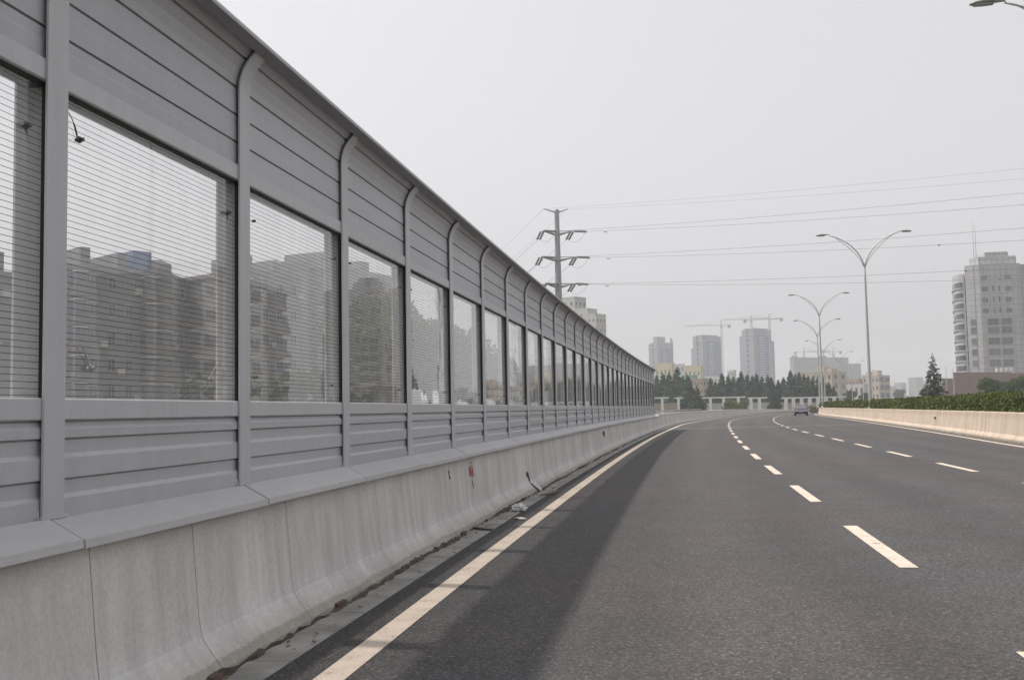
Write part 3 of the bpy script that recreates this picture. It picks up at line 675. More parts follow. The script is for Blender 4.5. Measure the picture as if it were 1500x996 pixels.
# ------------------------------------------------------------------ buildings
mb = MB()           # unit window: frame proud of the wall, pane set in it; x across, z up, y out of the wall (negative = outwards)
def winmesh(mat, mull=1):
    mb = MB(); fr_ = .06
    for a, b, c, d in ((0, 1, 0, fr_), (0, 1, 1-fr_, 1), (0, fr_, fr_, 1-fr_), (1-fr_, 1, fr_, 1-fr_)): mb.box(a-.5, b-.5, -.06, 0, c, d)
    for k in range(mull): x = (k+1)/(mull+1)-.5; mb.box(x-.02, x+.02, -.05, 0, fr_, 1-fr_)
    mb.mi = 1; mb.box(-.5+fr_, .5-fr_, -.03, 0.0, fr_, 1-fr_)
    return mb.mesh('window', [MT['frame'], mat])
WIN = {k: winmesh(MT[k]) for k in ('win', 'bluewin', 'winpale')}
def put_window(parent, O, t, s, z, w, h, key='win', name='window'):    # O wall origin, t unit vector along wall (outward is t x up, right hand side)
    n = Vector((t.y, -t.x, 0)); m = Matrix((t, -n, Vector((0, 0, 1)))).transposed().to_4x4(); m.translation = O+t*s+Vector((0, 0, z))+n*.004
    m = m @ Matrix.Diagonal((w, 1, h, 1)); o = link(name, WIN[key], parent, mat=m); return o
def corner_box(xL, xC, xR_, ytop, Y0, k):
    ym = (ytop+585)/2; C = at(xC, ym, Y0); zt = at(xC, ytop, Y0).z; C = Vector((C.x, Y0, 0))
    dl, dr = abs(xC-xL)/1500*Y0, abs(xR_-xC)/1500*Y0
    L = at(xL, ym, Y0+dl*k); Rr = at(xR_, ym, Y0+dr/k); L.z = Rr.z = 0
    return L, C, Rr, zt
def building(name, label, xL, xC, xR_, ytop, Y0, k, wall, cat='building', group=None, wl=None, wr=None, key='win', z0=-1.0, parapet=.5, roofs=(), band=None):
    L, C, Rr, zt = corner_box(xL, xC, xR_, ytop, Y0, k)
    root = empty(name, Vector((C.x, C.y, z0)), label, cat, group); o = Vector((C.x, C.y, z0)); D = L+Rr-C
    q = lambda p: (p.x-o.x, p.y-o.y); H = zt-z0
    mb = MB(); mb.prism([q(L), q(C), q(Rr), q(D)], 0, H); mb.build('wall', wall, root)
    cen = (L+Rr)/2
    mb = MB(); g = lambda p, f: ((cen.x+(p.x-cen.x)*f)-o.x, (cen.y+(p.y-cen.y)*f)-o.y); mb.prism([g(p, 1.015) for p in (L, C, Rr, D)], H+.003, H+parapet); mb.build('parapet', wall, root)
    for (fx, fy, sx, sy, hh) in roofs:       # roof huts
        e1, e2 = L-C, Rr-C; b0 = C+e1*fx+e2*fy; mb = MB(); mb.prism([q(b0+e1*sx), q(b0), q(b0+e2*sy), q(b0+e1*sx+e2*sy)], H+parapet+.003, H+hh); mb.build('roof_hut', wall, root)
    count = 0
    for spec, (A, B) in ((wl, (L, C)), (wr, (C, Rr))):
        if not spec: continue
        cols, rows, w, h, zb = spec; t = (B-A).normalized(); ln = (B-A).length; A0 = Vector((A.x-o.x, A.y-o.y, 0))
        for c_ in range(cols):
            for r2 in range(rows):
                count += 1
                put_window(root, A0, t, ln*(c_+.5)/cols, zb+(H-zb)*(r2+.30)/rows, w*ln/cols, h*(H-zb)/rows, key)
    if band:
        bmat, nb, a, b, side = band; A, B = (L, C) if side == 'l' else (C, Rr); t = (B-A).normalized(); n = Vector((t.y, -t.x, 0)); ln = (B-A).length
        A0 = Vector((A.x-o.x, A.y-o.y, 0))
        for r2 in range(nb):
            z = H*.02+H*.93*(r2+.5)/nb; mb = MB(); p = A0+t*ln*a; p2 = A0+t*ln*b
            mb.prism([((p+n*1.1).x, (p+n*1.1).y), ((p2+n*1.1).x, (p2+n*1.1).y), (p2.x, p2.y), (p.x, p.y)], z, z+H*.93/nb*.38); mb.build('balcony', bmat, root)
    return root, (L, C, Rr, D, H, o)

def tower(label, xL, xC, xR_, ytop, Y0, floors, wing_l=None, wing_r=None, crown=None):
    L, C, Rr, zt = corner_box(xL, xC, xR_, ytop, Y0, .9); z0 = -1; o = Vector((C.x, C.y, z0)); H = zt-z0
    root = empty('high_rise', o, label, 'high-rise', 'high-rise towers on the skyline'); e1, e2 = L-C, Rr-C; q = lambda a, b: ((e1*a+e2*b).x, (e1*a+e2*b).y)
    mb = MB(); mb.prism([q(1, 0), q(.62, 0), q(.62, .06), q(.42, .06), q(.42, 0), q(0, 0), q(0, .2), q(.05, .2), q(.05, .62), q(0, .62), q(0, 1), q(1, 1)], 0, H); mb.build('wall', MT['towerwall'], root)
    mb = MB(); mb.prism([q(.015, .202), q(.015, .618), q(.049, .618), q(.049, .202)][::-1], 3, H-5); mb.build('glazed_bay', MT['towerblue'], root)
    mb = MB(); mb.prism([q(-.006, .64), q(-.006, .97), q(-.0005, .97), q(-.0005, .64)][::-1], 3, H-4); mb.build('glazed_bay', MT['towerblue'], root)
    mb = MB(); mb.prism([q(.41, .02), q(.41, .055), q(.63, .055), q(.63, .02)], 3, H-5); mb.build('glazed_bay', MT['towerblue'], root)
    for k in range(floors):
        z = 2+(H-8)*k/floors; mb = MB(); mb.prism([q(-.035, .30), q(-.035, .56), q(.014, .56), q(.014, .30)][::-1], z, z+1.1); mb.build('balcony', MT['band'], root)
        if k % 2 == 0: mb = MB(); mb.prism([q(.60, -.02), q(.44, -.02), q(.44, .018), q(.60, .018)][::-1], z, z+.9); mb.build('balcony', MT['band'], root)
    mb = MB(); mb.prism([q(1.02, -.02), q(-.02, -.02), q(-.02, 1.02), q(1.02, 1.02)], H*.935, H*.942); mb.build('cornice', MT['band'], root)
    mb = MB(); mb.prism([q(.9, .1), q(.15, .1), q(.15, .9), q(.9, .9)], H+.01, H+1.4); mb.build('roof_hut', MT['towerwall'], root)
    if crown: mb = MB(); a, b, c_, d, hh = crown; mb.prism([q(b, c_), q(a, c_), q(a, d), q(b, d)], H+1.41, H+hh); mb.build('roof_hut', MT['towerwall'], root)
    for w, sgn in ((wing_l, 0), (wing_r, 1)):
        if w:
            hh = H*w; mb = MB()
            mb.prism([q(1.25, .02), q(1.001, .02), q(1.001, .7), q(1.25, .7)] if sgn == 0 else [q(.7, 1.001), q(.02, 1.001), q(.02, 1.17), q(.7, 1.17)], 0, hh); mb.build('wing', MT['towerwall'], root)
    return root, H
tower('short hazy high-rise with a mast, just right of the noise wall end', 951, 964, 987, 503, 1150, 22, crown=(.35, .8, .2, .7, 8))
tower('hazy high-rise of middle height with one crane at its right edge', 1016, 1030, 1058, 492, 1100, 26, wing_l=.84)
tower('tallest hazy high-rise with two cranes above its roof', 1088, 1105, 1131, 482, 1060, 27, wing_l=.92, wing_r=.86)
def crane(label, px, ytop, Y, jl, jr, big=1.0, ybase=560):
    p = at(px, (ytop+20), Y); zt = at(px, ytop, Y).z; r_ = empty('tower_crane', Vector((p.x, Y, -1)), label, 'crane', 'tower cranes on the building sites'); h = zt+1-5*big
    mb = MB(); w = .9*big
    for sx in (-w, w):
        for sy in (-w, w): mb.bar((sx, sy, 0), (sx, sy, h), .27)
    nz = int(h/4)
    for k in range(nz):
        z = h*k/nz; z2 = h*(k+1)/nz; s = w if k % 2 else -w
        mb.bar((-s, -w, z), (s, -w, z2), .25); mb.bar((-s, w, z), (s, w, z2), .25); mb.bar((w, -s, z), (w, s, z2), .25); mb.bar((-w, -s, z), (-w, s, z2), .25)
    mb.build('mast', MT['craneY'], r_)
    L0 = (jl-px)/1500*Y; L1 = (jr-px)/1500*Y; long_, short = (L0, L1) if abs(L0) > abs(L1) else (L1, L0)
    mb = MB()
    for sy in (-.7, .7): mb.bar((0, sy, h), (long_, sy, h+.3), .26)
    mb.bar((0, 0, h+1.6), (long_*.98, 0, h+1.3), .24); n = int(abs(long_)/3)
    for k in range(n):
        x = long_*k/n; x2 = long_*(k+.5)/n; x3 = long_*(k+1)/n
        mb.bar((x, -.7, h), (x2, 0, h+1.5), .2); mb.bar((x2, 0, h+1.5), (x3, .7, h), .2)
    mb.build('jib', MT['craneY'], r_)
    mb = MB(); mb.bar((0, -.6, h), (short, -.6, h), .4); mb.bar((0, .6, h), (short, .6, h), .4)
    for k in range(6): mb.bar((short*k/6, -.6, h), (short*(k+1)/6, .6, h), .22)
    mb.build('counter_jib', MT['craneY'], r_)
    s = 1 if short > 0 else -1
    mb = MB(); mb.box(short-1.6, short+1.6, -1, 1, h-2.6, h+.8); mb.build('counterweight', MT['craneY'], r_)
    mb = MB(); mb.bar((-.5, 0, h), (0, 0, h+5.5*big), .4); mb.bar((.5, 0, h), (0, 0, h+5.5*big), .4); mb.bar((0, 0, h+5.4*big), (long_*.6, 0, h+1.6), .16); mb.bar((0, 0, h+5.4*big), (short*.9, 0, h), .16); mb.build('apex', MT['craneY'], r_)
    mb = MB(); mb.box(-s*.2-.9, -s*.2+.9, -2.3, -.9, h-2.2, h); mb.build('cab', MT['white'], r_)
crane('tower crane at the right edge of the middle high-rise, jib reaching far left', 1057, 470, 1085, 1005, 1068)
crane('tower crane over the tallest high-rise with its jib pointing right', 1101, 462, 1075, 1141, 1092)
crane('tower crane beside the tallest high-rise with its long jib pointing left', 1127.5, 460, 1055, 1060, 1144)
crane('faint tower crane over the wide netted block, jib pointing right', 1178, 509, 1290, 1215, 1166, 1.1)
crane('faint tower crane over the wide netted block, jib pointing left', 1221.5, 509, 1290, 1190, 1231, 1.1)
mb = MB(); p = at(985.5, 590, 1148); zt = at(985.5, 495, 1148).z; mb.bar((0, 0, 0), (0, 0, zt+1), 1.2); mb.bar((1.6, 0, 0), (1.6, 0, zt-2), .7)
for k in range(30): mb.bar((0, 0, zt*k/30), (1.6, 0, zt*(k+.7)/30), .3)
tag(mb.build('hoist_mast', MT['darksteel'], loc=Vector((p.x, 1148, -1))), 'thin dark hoist mast up the right side of the short high-rise', 'hoist')
building('netted_block', 'wide block under construction wrapped in blue-grey netting below two cranes', 1158, 1164, 1244, 524, 1250, 1.6, MT['netting'], group=None, roofs=((.1, .02, .7, .05, 3.0), (.1, .5, .7, .1, 2.5)), wr=(14, 5, .5, .4, 4), key='winpale')
building('netted_block', 'lower netted wing at the right end of the wide unfinished block', 1244, 1246, 1262, 533, 1275, 1.2, MT['netting'], wr=(3, 5, .5, .4, 4), key='winpale')
building('beige_block', 'beige four-storey block behind the conifers left of the tall lamps', 1166, 1219, 1240, 545.5, 400, .5, MT['beige'], wl=(7, 4, .45, .45, .5), wr=(2, 4, .35, .5, .5), roofs=((.3, .2, .18, .5, 2.6), (.05, .1, .1, .4, 1.6)))
building('beige_block', 'beige block with a blue-grey side, right of the biggest street lamp', 1264, 1288, 1304, 551, 470, .6, MT['beige'], wl=(4, 4, .4, .45, .5), wr=(2, 4, .8, .6, .5), key='bluewin', roofs=((.2, .2, .3, .4, 2.6), (.7, .2, .2, .5, 2.2)))
building('low_block', 'low white building between the two beige blocks', 1236, 1266, 1272, 564, 420, .7, MT['white'], wl=(4, 2, .4, .5, .5))
building('low_block', 'low brown roofed building above the white one', 1240, 1258, 1266, 556, 520, .7, MT['brown'], wl=(4, 3, .4, .5, .5))
building('yellow_block', 'pale yellow block just above the noise wall end', 960, 984, 989, 533, 520, .5, MT['yellow'], wl=(4, 3, .3, .3, 3))
building('grey_block', 'pale grey block between the two yellow ones', 986, 1002, 1004, 534, 600, .5, MT['palewall'], wl=(4, 5, .4, .4, 2))
r_, g = building('yellow_block', 'pale yellow block with a green roofed annexe below', 1002, 1027, 1031, 536, 520, .5, MT['yellow'], wl=(4, 3, .3, .3, 3))
building('annexe', 'green roofed low annexe before the right-hand yellow block', 999, 1018, 1022, 551, 440, .5, MT['greenroof'])
building('brown_block', 'brown block behind the conifers below the yellow one', 1012, 1030, 1040, 556, 400, .6, MT['brown'], wl=(4, 4, .4, .45, 1), wr=(2, 4, .4, .45, 1))
building('low_block', 'low block with a white roof edge below the middle high-rise', 1033, 1056, 1062, 552, 480, .6, MT['white'], wl=(5, 4, .4, .45, 1))
building('low_block', 'small pale block with columns poking above the conifers', 1066, 1076, 1079, 543, 620, .6, MT['palewall'], wl=(4, 6, .4, .45, 1))
building('white_block', 'stepped white block whose lower wing shows above the noise wall', 855, 874, 889, 461, 360, .6, MT['white'], wl=(3, 10, .35, .3, 1), wr=(3, 10, .35, .3, 1), key='winpale')
building('white_block', 'middle part of the stepped white block above the noise wall', 838, 862, 876, 453, 370, .6, MT['white'], wl=(4, 10, .35, .3, 1), wr=(2, 10, .35, .3, 1), key='winpale')
building('white_block', 'tallest blue-grey part of the stepped block beside the pylon', 800, 843, 860, 436, 390, .7, MT['palewall'], wl=(5, 11, .35, .3, 1), wr=(3, 11, .35, .3, 1))
for xa, xb, xc, yt, Y, lab in ((1331, 1343, 1353, 553, 1500, 'faint hazy tower pair member beyond the lone conifer, taller one'), (1310, 1320, 1328, 561, 1500, 'faint hazy low tower left of the taller hazy one'), (1353, 1362, 1375, 557, 1700, 'faint hazy block behind the lone conifer'), (1300, 1306, 1312, 566, 1300, 'faint hazy block at the right of the beige blocks')):
    building('distant_block', lab, xa, xb, xc, yt, Y, .8, MT['towerwall'], wl=(3, 9, .5, .4, 3), wr=(2, 9, .5, .4, 3), key='winpale')

# office tower on the right
def office():
    Y0 = 310; H = at(1440, 388, Y0).z+1; C = at(1455, 450, Y0); o = Vector((C.x, Y0, -1))
    root = empty('office_tower', o, 'pale tiled office tower with rounded ribbon-window corner and two roof masts', 'office tower')
    s = Y0/1500
    X = lambda px, dy=0: at(px, 450, Y0+dy).x-C.x
    Hm = at(1455, 388, Y0).z+1; Hl = at(1405, 401, Y0).z+1
    mb = MB(); mb.prism([(X(1416), .22), (X(1434), -1.8), (X(1494), -1.8), (X(1497), 1.2), (X(1540), 1.2), (X(1540), 26), (X(1426, 26), 26)], 0, Hm); mb.build('wall', MT['tile'], root)
    arcp = [(1397.5, 19), (1396.5, 9), (1398.5, 6), (1402, 3.6), (1407, 1.9), (1412, 1.2)]; arcp = [(X(p, d), d) for p, d in arcp]
    rnd = [(X(1424, 26), 25.9), (X(1400, 24), 24)]+arcp+[(X(1416)-.01, 1.0)]
    mb = MB(); mb.prism(rnd, 0, Hl); mb.build('rounded_corner', MT['tile'], root)
    mb = MB(); mb.prism([(X(1423, 3), 3), (X(1436), 0), (X(1492), 0), (X(1498), 4), (X(1498), 22), (X(1428, 22), 22)], Hm+.01, at(1455, 376, Y0).z+1); mb.build('penthouse', MT['tile'], root)
    mb = MB(); mb.prism([(X(1447), 3), (X(1447), .5), (X(1480), .5), (X(1486), 3), (X(1486), 14), (X(1447), 14)], at(1455, 376, Y0).z+1.01, at(1455, 369, Y0).z+1); mb.build('penthouse', MT['tile'], root)
    for px, z1 in ((1442.5, 318), (1446, 322)):
        mb = MB(); zt = at(px, z1, Y0).z+1; mb.tube([(X(px), 8, Hm), (X(px), 8, Hm+(zt-Hm)*.5), (X(px), 8, zt)], [.10, .07, .03], 6); mb.build('roof_mast', MT['redmast'], root)
    rows = [408, 424, 440, 456, 472, 484, 500, 516, 532]
    for r2, y in enumerate(rows):
        z = at(1455, y, Y0).z+1; hh = 2.0 if r2 > 3 else 1.4
        for a, b in (((1443, 1459) if r2 > 3 else (1437, 1445)), ((1463, 1478) if r2 > 3 else (1471, 1479))):
            put_window(root, Vector((0, -1.8, 0)), Vector((1, 0, 0)), (X(a)+X(b))/2, z-hh*.5, (b-a)*s, hh, 'winpale')
        if r2 in (1, 2, 3):
            for a in (1453.5, 1462): put_window(root, Vector((0, -1.8, 0)), Vector((1, 0, 0)), X(a), z-.8, 2.2*s, 1.8, 'winpale')
        if r2 >= 4:
            put_window(root, Vector((X(1416), .2, 0)), (Vector((X(1434), -1.8, 0))-Vector((X(1416), .2, 0))).normalized(), 1.7, z-.9, 1.5, 1.9, 'winpale')
    for k in range(10):           # ribbon windows round the corner
        z = at(1405, 416+15.3*k, Y0).z+1-1.0; mb = MB(); pts = arcp
        for p, q in zip(pts[:-1], pts[1:]):
            d = (Vector(q+(0,))-Vector(p+(0,))).normalized(); n = Vector((d.y, -d.x, 0))*.05; p = Vector(p); q = Vector(q)
            mb.quad((p[0]+n.x, p[1]+n.y, z), (q[0]+n.x, q[1]+n.y, z), (q[0]+n.x, q[1]+n.y, z+1.55), (p[0]+n.x, p[1]+n.y, z+1.55))
        mb.build('ribbon_window', MT['win'], root, fix=False)
        mb = MB()
        for p, q in zip(pts[:-1], pts[1:]):
            d = (Vector(q+(0,))-Vector(p+(0,))).normalized(); n = Vector((d.y, -d.x, 0))*.28
            mb.prism([(p[0]+n.x, p[1]+n.y), (q[0]+n.x, q[1]+n.y), q, p], z-.3, z-.01)
        mb.build('sill', MT['tile'], root)
    mb = MB(); mb.prism([(X(1436), -1.85), (X(1436), -6), (X(1492), -6), (X(1492), -1.85)], 0, at(1455, 548, Y0).z+1); mb.build('entrance_block', MT['podium'], root)
    mb = MB(); z = at(1455, 548, Y0).z+1
    for k in range(4): mb.box(X(1448+k*7), X(1452+k*7), -5, -3, z+.01, z+1.6)
    mb.build('air_conditioner', MT['white'], root)
office()
building('podium', 'brown tiled podium block at the foot of the office tower', 1397, 1399, 1480, 548, 290, 1.5, MT['podium'])
building('low_block', 'small brown block with a cream top left of the podium', 1380, 1382, 1398, 557, 285, 1.2, MT['podium'])
mb = MB(); 
for dx in (0, 1.6): mb.tube([(dx, 0, 0), (dx, 0, at(1388, 536 if dx == 0 else 540, 270).z)], .07, 5)
tag(mb.build('flagpole', MT['lamp'], loc=(at(1388, 590, 270).x, 270, 0)), 'pair of thin bare flagpoles left of the brown podium', 'flagpole')

# old flats behind the noise wall, seen through the panes
def flats(label, name, P0, ang, L, depth, H, floors, bays, wallm, key='win', hut=True, z0=-.5, stack=True):
    root = empty(name, P0, label, 'flats', 'old flats behind the noise wall'); root.rotation_euler.z = ang; root.location.z = z0
    mb = MB(); mb.box(0, L, 0, depth, 0, H); mb.build('wall', wallm, root)
    mb = MB(); mb.box(-.15, L+.15, -.15, depth+.15, H+.003, H+.55); mb.build('parapet', wallm, root)
    fh = H/floors
    for b in range(bays):
        x = L*(b+.5)/bays; w = L/bays
        if b % 4 == 0 and stack:
            for f in range(floors):
                mb = MB(); mb.box(x-w*.32, x+w*.32, -1.25, -.003, f*fh+.1, f*fh+1.05); bo = mb.build('balcony', MT['balc'], root)
                mb = MB(); mb.box(x-w*.30, x+w*.30, -1.15, -.01, f*fh+1.06, f*fh+2.5); mb.build('glazing', MT['bluewin'], bo)
                mb = MB(); mb.box(x-w*.34, x+w*.34, -1.35, -.003, f*fh+2.52, f*fh+2.66); mb.build('canopy', MT['palewall'], bo)
        else:
            for f in range(floors):
                put_window(root, Vector((0, 0, 0)), Vector((1, 0, 0)), x, f*fh+1.0, min(1.6, w*.45), 1.45, key)
                if (b*7+f*3) % 4 == 0:
                    mb = MB(); mb.box(x+w*.28, x+w*.28+.8, -.42, -.03, f*fh+.7, f*fh+1.3); mb.build('air_conditioner', MT['white'], root)
    if hut:
        mb = MB(); mb.box(L*.25, L*.36, depth*.2, depth*.8, H+.56, H+2.8); mb.build('roof_hut', wallm, root)
        mb = MB(); mb.box(L*.62, L*.72, depth*.1, depth*.7, H+.56, H+2.4); mb.build('roof_hut', wallm, root)
    return root
def P2(px, Y): p = at(px, 600, Y); return Vector((p.x, Y, 0))
A0 = P2(96, 96); A1 = P2(225, 104); d = A1-A0
fa = flats('grey six-storey flats with a blue roof tank seen through the largest full pane', 'flats', A0, math.atan2(d.y, d.x), d.length, 11, at(150, 400, 100).z+.5, 6, 5, MT['aptwall'])
mb = MB(); mb.box(d.length*.80, d.length*1.02, 1, 5, at(150, 400, 100).z+1.06, at(150, 400, 100).z+3.3); mb.build('roof_tank', MT['bluebox'], fa)
A0 = P2(222, 112); A1 = P2(352, 150); d = A1-A0
flats('long receding grey flats behind the flats with the blue tank', 'flats', A0, math.atan2(d.y, d.x), d.length, 12, at(285, 424, 130).z+.5, 6, 9, MT['aptwall'], 'bluewin')
A0 = P2(-150, 70); A1 = P2(70, 84); d = A1-A0
flats('darker grey flats at the photograph\'s left edge behind the first pane', 'flats', A0, math.atan2(d.y, d.x), d.length, 10, at(30, 408, 80).z+.5, 6, 6, MT['aptwall'], stack=False)
A0 = P2(357, 120); A1 = P2(440, 128); d = A1-A0
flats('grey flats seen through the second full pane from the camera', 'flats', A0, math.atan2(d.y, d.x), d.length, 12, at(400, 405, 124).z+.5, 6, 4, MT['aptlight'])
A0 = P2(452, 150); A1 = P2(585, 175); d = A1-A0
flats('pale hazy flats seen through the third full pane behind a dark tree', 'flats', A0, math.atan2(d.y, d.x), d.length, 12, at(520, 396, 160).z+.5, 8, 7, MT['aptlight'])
# flats across the road, right of the frame: they are what the panes mirror
flats('pale flats right of the office tower, seen only mirrored in the panes', 'flats', Vector((47, 130, 0)), R(-75), 20, 12, 18.5, 6, 5, MT['palewall'])

# ------------------------------------------------------------------ trees
def conifer_mesh(h, w, n, mat, seed, droop=.35, gap=.0, s=.34):
    r2 = np.random.default_rng(seed); C = []; S = []
    whorls = int(h*2.6); ph = r2.uniform(0, 6.28)
    for k in range(whorls):
        f = (k+.4)/whorls; z = h*(.06+.94*f); rad = w*.5*(1-f)**.85*(1+.10*math.sin(f*23+ph)+r2.normal(0, .09))
        nb = max(4, int(9*(1-f)+4))
        for b in range(nb):
            a = r2.uniform(0, 6.28); rr = rad*r2.uniform(.72, 1.15); m = max(3, int(n*rr/(w*.5)/whorls*2.2))
            t = r2.uniform(.1, 1, m)**.75; zz = z-droop*t*rr*.7+r2.normal(0, .09, m); sp = (1-t)*.26+.10
            C.append(np.stack([np.cos(a)*t*rr+r2.normal(0, 1, m)*sp*.7, np.sin(a)*t*rr+r2.normal(0, 1, m)*sp*.7, zz], 1)); S.append(np.full(m, s)*(.65+.6*(1-f)))
    C = np.concatenate(C); S = np.concatenate(S)
    tip = np.stack([np.zeros(12), np.zeros(12), np.linspace(h*.94, h*1.02, 12)], 1); C = np.concatenate([C, tip]); S = np.concatenate([S, np.full(12, s*.45)])
    nr = C*np.array([1, 1, 0])+np.array([0, 0, .8]); nr /= np.linalg.norm(nr, axis=1)[:, None]
    cr = cloud('', leaves(C, S, nr*.8, aspect=1.9), mat)
    mb = MB(); mb.tube([(0, 0, -.6), (0, 0, h*.5), (0, 0, h*.97)], [.05*h**.8*.5, .03*h**.8*.5, .015], 7); tk = mb.mesh('trunk', MT['bark'])
    return tk, cr
def tree(name, loc, label, cat, group, tk, cr, s=1.0, rz=0, parts=('trunk', 'crown')):
    r_ = empty(name, loc, label, cat, group, rz); r_.scale = (s, s, s); link(parts[0], tk, r_); link(parts[1], cr, r_); return r_
CON = [conifer_mesh(13, 8.2, 1300, MT['conifer'], 11+i, s=.62) for i in range(4)]
spots = [(963, 549, 300), (972, 546, 306), (981, 545, 298), (993, 537, 310), (1001, 551, 296), (1008, 549, 305),
         (1042, 553, 300), (1049, 558, 306), (1059, 546, 298), (1068, 549, 304), (1075, 551, 310), (1082, 553, 299), (1087, 543, 302), (1096, 548, 297), (1103, 550, 306), (1109, 547, 300), (1117, 551, 303), (1126, 549, 298), (1131, 552, 307),
         (1141, 556, 301), (1149, 552, 305), (1159, 542, 298), (1166, 548, 306), (1172, 545, 302), (1179, 548, 297), (1185, 551, 304), (1191, 553, 300), (1199, 552, 306), (1207, 554, 299), (1215, 559, 304), (1222, 565, 300)]
for i, (px, yt, Y) in enumerate(spots):
    p = at(px, 590, Y); b = Vector((p.x, Y, drop(Y)-.4)); hh = at(px, yt, Y).z-b.z; tk, cr = CON[(i*7+i//3) % 4]
    size = 'tall' if yt < 547 else 'medium' if yt < 552 else 'short'
    tree('conifer', b, '%s dark green conifer in the row behind the pergola, %s from the noise wall end' % (size, ORD[i] if i else 'first'), 'conifer', 'conifers in the row behind the pergola', tk, cr, hh/13.2, random.uniform(0, 6.28))
CON2 = [conifer_mesh(10, 6.8, 520, MT['conifer2'], 41+i, .25, s=.42) for i in range(2)]
for (px, yt, Y, lab, k) in ((1011, 553, 268, 'dark dense conifer standing before the pergola near the noise wall end', 0), (1022, 563, 262, 'short dark conifer beside the bigger one before the pergola', 1), (1134, 567, 268, 'dark rounded conifer standing before the pergola left of the dark car', 1)):
    p = at(px, 590, Y); b = Vector((p.x, Y, drop(Y)-.4)); hh = at(px, yt, Y).z-b.z; tree('conifer', b, lab, 'conifer', None, *CON2[k], hh/10.2, 1.0)
LONE = conifer_mesh(10, 5.6, 520, MT['conifer3'], 77, .5, s=.23)
p = at(1369, 590, 150); tree('conifer', Vector((p.x, 150, -.4)), 'lone sparse conifer standing right of the lamps behind the median hedge', 'conifer', None, *LONE, (at(1367, 516, 150).z+.4)/10.2)

def broad_mesh(h, w, n, mat, seed, s=.3, clumps=14, z0=.3):
    r2 = np.random.default_rng(seed); cc = []
    mb = MB(); mb.tube([(0, 0, -.5), (.05*w, 0, h*z0), (.0, .05*w, h*.75)], [.03*h, .022*h, .006*h], 7); C = []
    for k in range(clumps):
        a = r2.uniform(0, 6.28); z = h*(z0+.12+r2.uniform(0, 1-z0-.22)); rr = w*.5*r2.uniform(.15, .72)*(1-.5*abs((z/h-z0)/(1-z0)-.4)); c = np.array([math.cos(a)*rr, math.sin(a)*rr, z]); cr = w*r2.uniform(.13, .24)
        m = n//clumps; d = r2.normal(size=(m, 3)); d /= np.linalg.norm(d, axis=1)[:, None]; C.append(c+d*cr*(r2.uniform(.35, 1.1, (m, 1)))*np.array([1, 1, .8]))
        mb.tube([(0, 0, h*z0*.8), tuple(c*np.array([.5, .5, .9])), tuple(c)], [.012*h, .008*h, .003*h], 5)
    C = np.concatenate(C); cr_ = cloud('', leaves(C, s), mat); return mb.mesh('trunk', MT['bark']), cr_
BR = [broad_mesh(8, 7, 5200, MT['broad'], 5+i, .30) for i in range(3)]
SH = [broad_mesh(3, 4.2, 2600, MT['broad2'], 25+i, .20, 12, .05) for i in range(2)]
for (px, yt, Y, s, lab, k) in ((1452, 553, 190, 'broad', 'round green tree before the brown podium, left one', 0), (1480, 556, 186, 'broad', 'round green tree before the podium at the photograph\'s right edge', 1), (1500, 551, 200, 'broad', 'tree cut off by the photograph\'s right edge before the podium', 2), (1362, 570, 175, 'broad', 'low bushy tree at the foot of the lone conifer', 1),
                               (1246, 572, 340, 'broad', 'dark low tree before the low white building', 2), (1266, 575, 350, 'broad', 'small tree right of the biggest lamp before the beige block', 0), (1318, 570, 600, 'broad', 'faint hazy tree left of the lone conifer', 0)):
    p = at(px, 590, Y); z = at(px, yt, Y).z+.5; tree('broadleaf_tree', Vector((p.x, Y, -.5)), lab, 'tree', 'round trees right of the median', *BR[k], z/8.2, px)
for (px, yt, Y, lab, k) in ((1072, 586, 262, 'yellow-green bush before the pergola, left half of the pair', 0), (1084, 584, 264, 'yellow-green bush before the pergola, right half of the pair', 1), (1192, 594, 262, 'small green bush by the pergola end', 0)):
    p = at(px, 590, Y); zb = drop(Y)-.42; z = at(px, yt, Y).z-zb; tree('bush', Vector((p.x, Y, zb)), lab, 'bush', None, *SH[k], z/3.0, px, ('stem', 'foliage'))
SH += [broad_mesh(3, 4.2, 3200, MT['conifer2'], 35+i, .22, 12, .05) for i in range(2)]
# trees right behind the noise wall
for (px, yt, Y, lab, k, st) in ((300, 552, 62, 'low bush behind the right lower corner of the largest full pane', 0, 1), (430, 545, 70, 'green tree behind the second full pane', 2, 0), (395, 545, 66, 'low green tree behind the second pane beside its post', 1, 1), (470, 540, 72, 'leafy bush behind the second pane, farther half', 0, 1),
                            (545, 436, 90, 'big dark tree behind the third full pane', 0, 0), (575, 452, 84, 'dark tree at the right side of the third full pane', 1, 0), (520, 446, 96, 'dark tree at the left side of the third full pane', 2, 0), (630, 470, 95, 'leafy tree behind the fourth full pane', 2, 0), (665, 480, 100, 'leafy tree behind the fifth full pane', 0, 0), (690, 495, 105, 'leafy tree behind the sixth full pane', 1, 0), (730, 520, 120, 'leafy tree behind the seventh full pane', 2, 0), (775, 535, 130, 'leafy tree behind the ninth full pane', 0, 0), (830, 548, 150, 'leafy tree farther along behind the noise wall', 1, 0)):
    p = at(px, 590, Y); z = at(px, yt, Y).z+.5
    if st: tree('bush', Vector((p.x, Y, -.5)), lab, 'bush', 'greenery behind the noise wall', *SH[2+k % 2], z/3.0, px, ('stem', 'foliage'))
    else: tree('broadleaf_tree', Vector((p.x, Y, -.5)), lab, 'tree', 'greenery behind the noise wall', *BR[k], z/8.2, px)

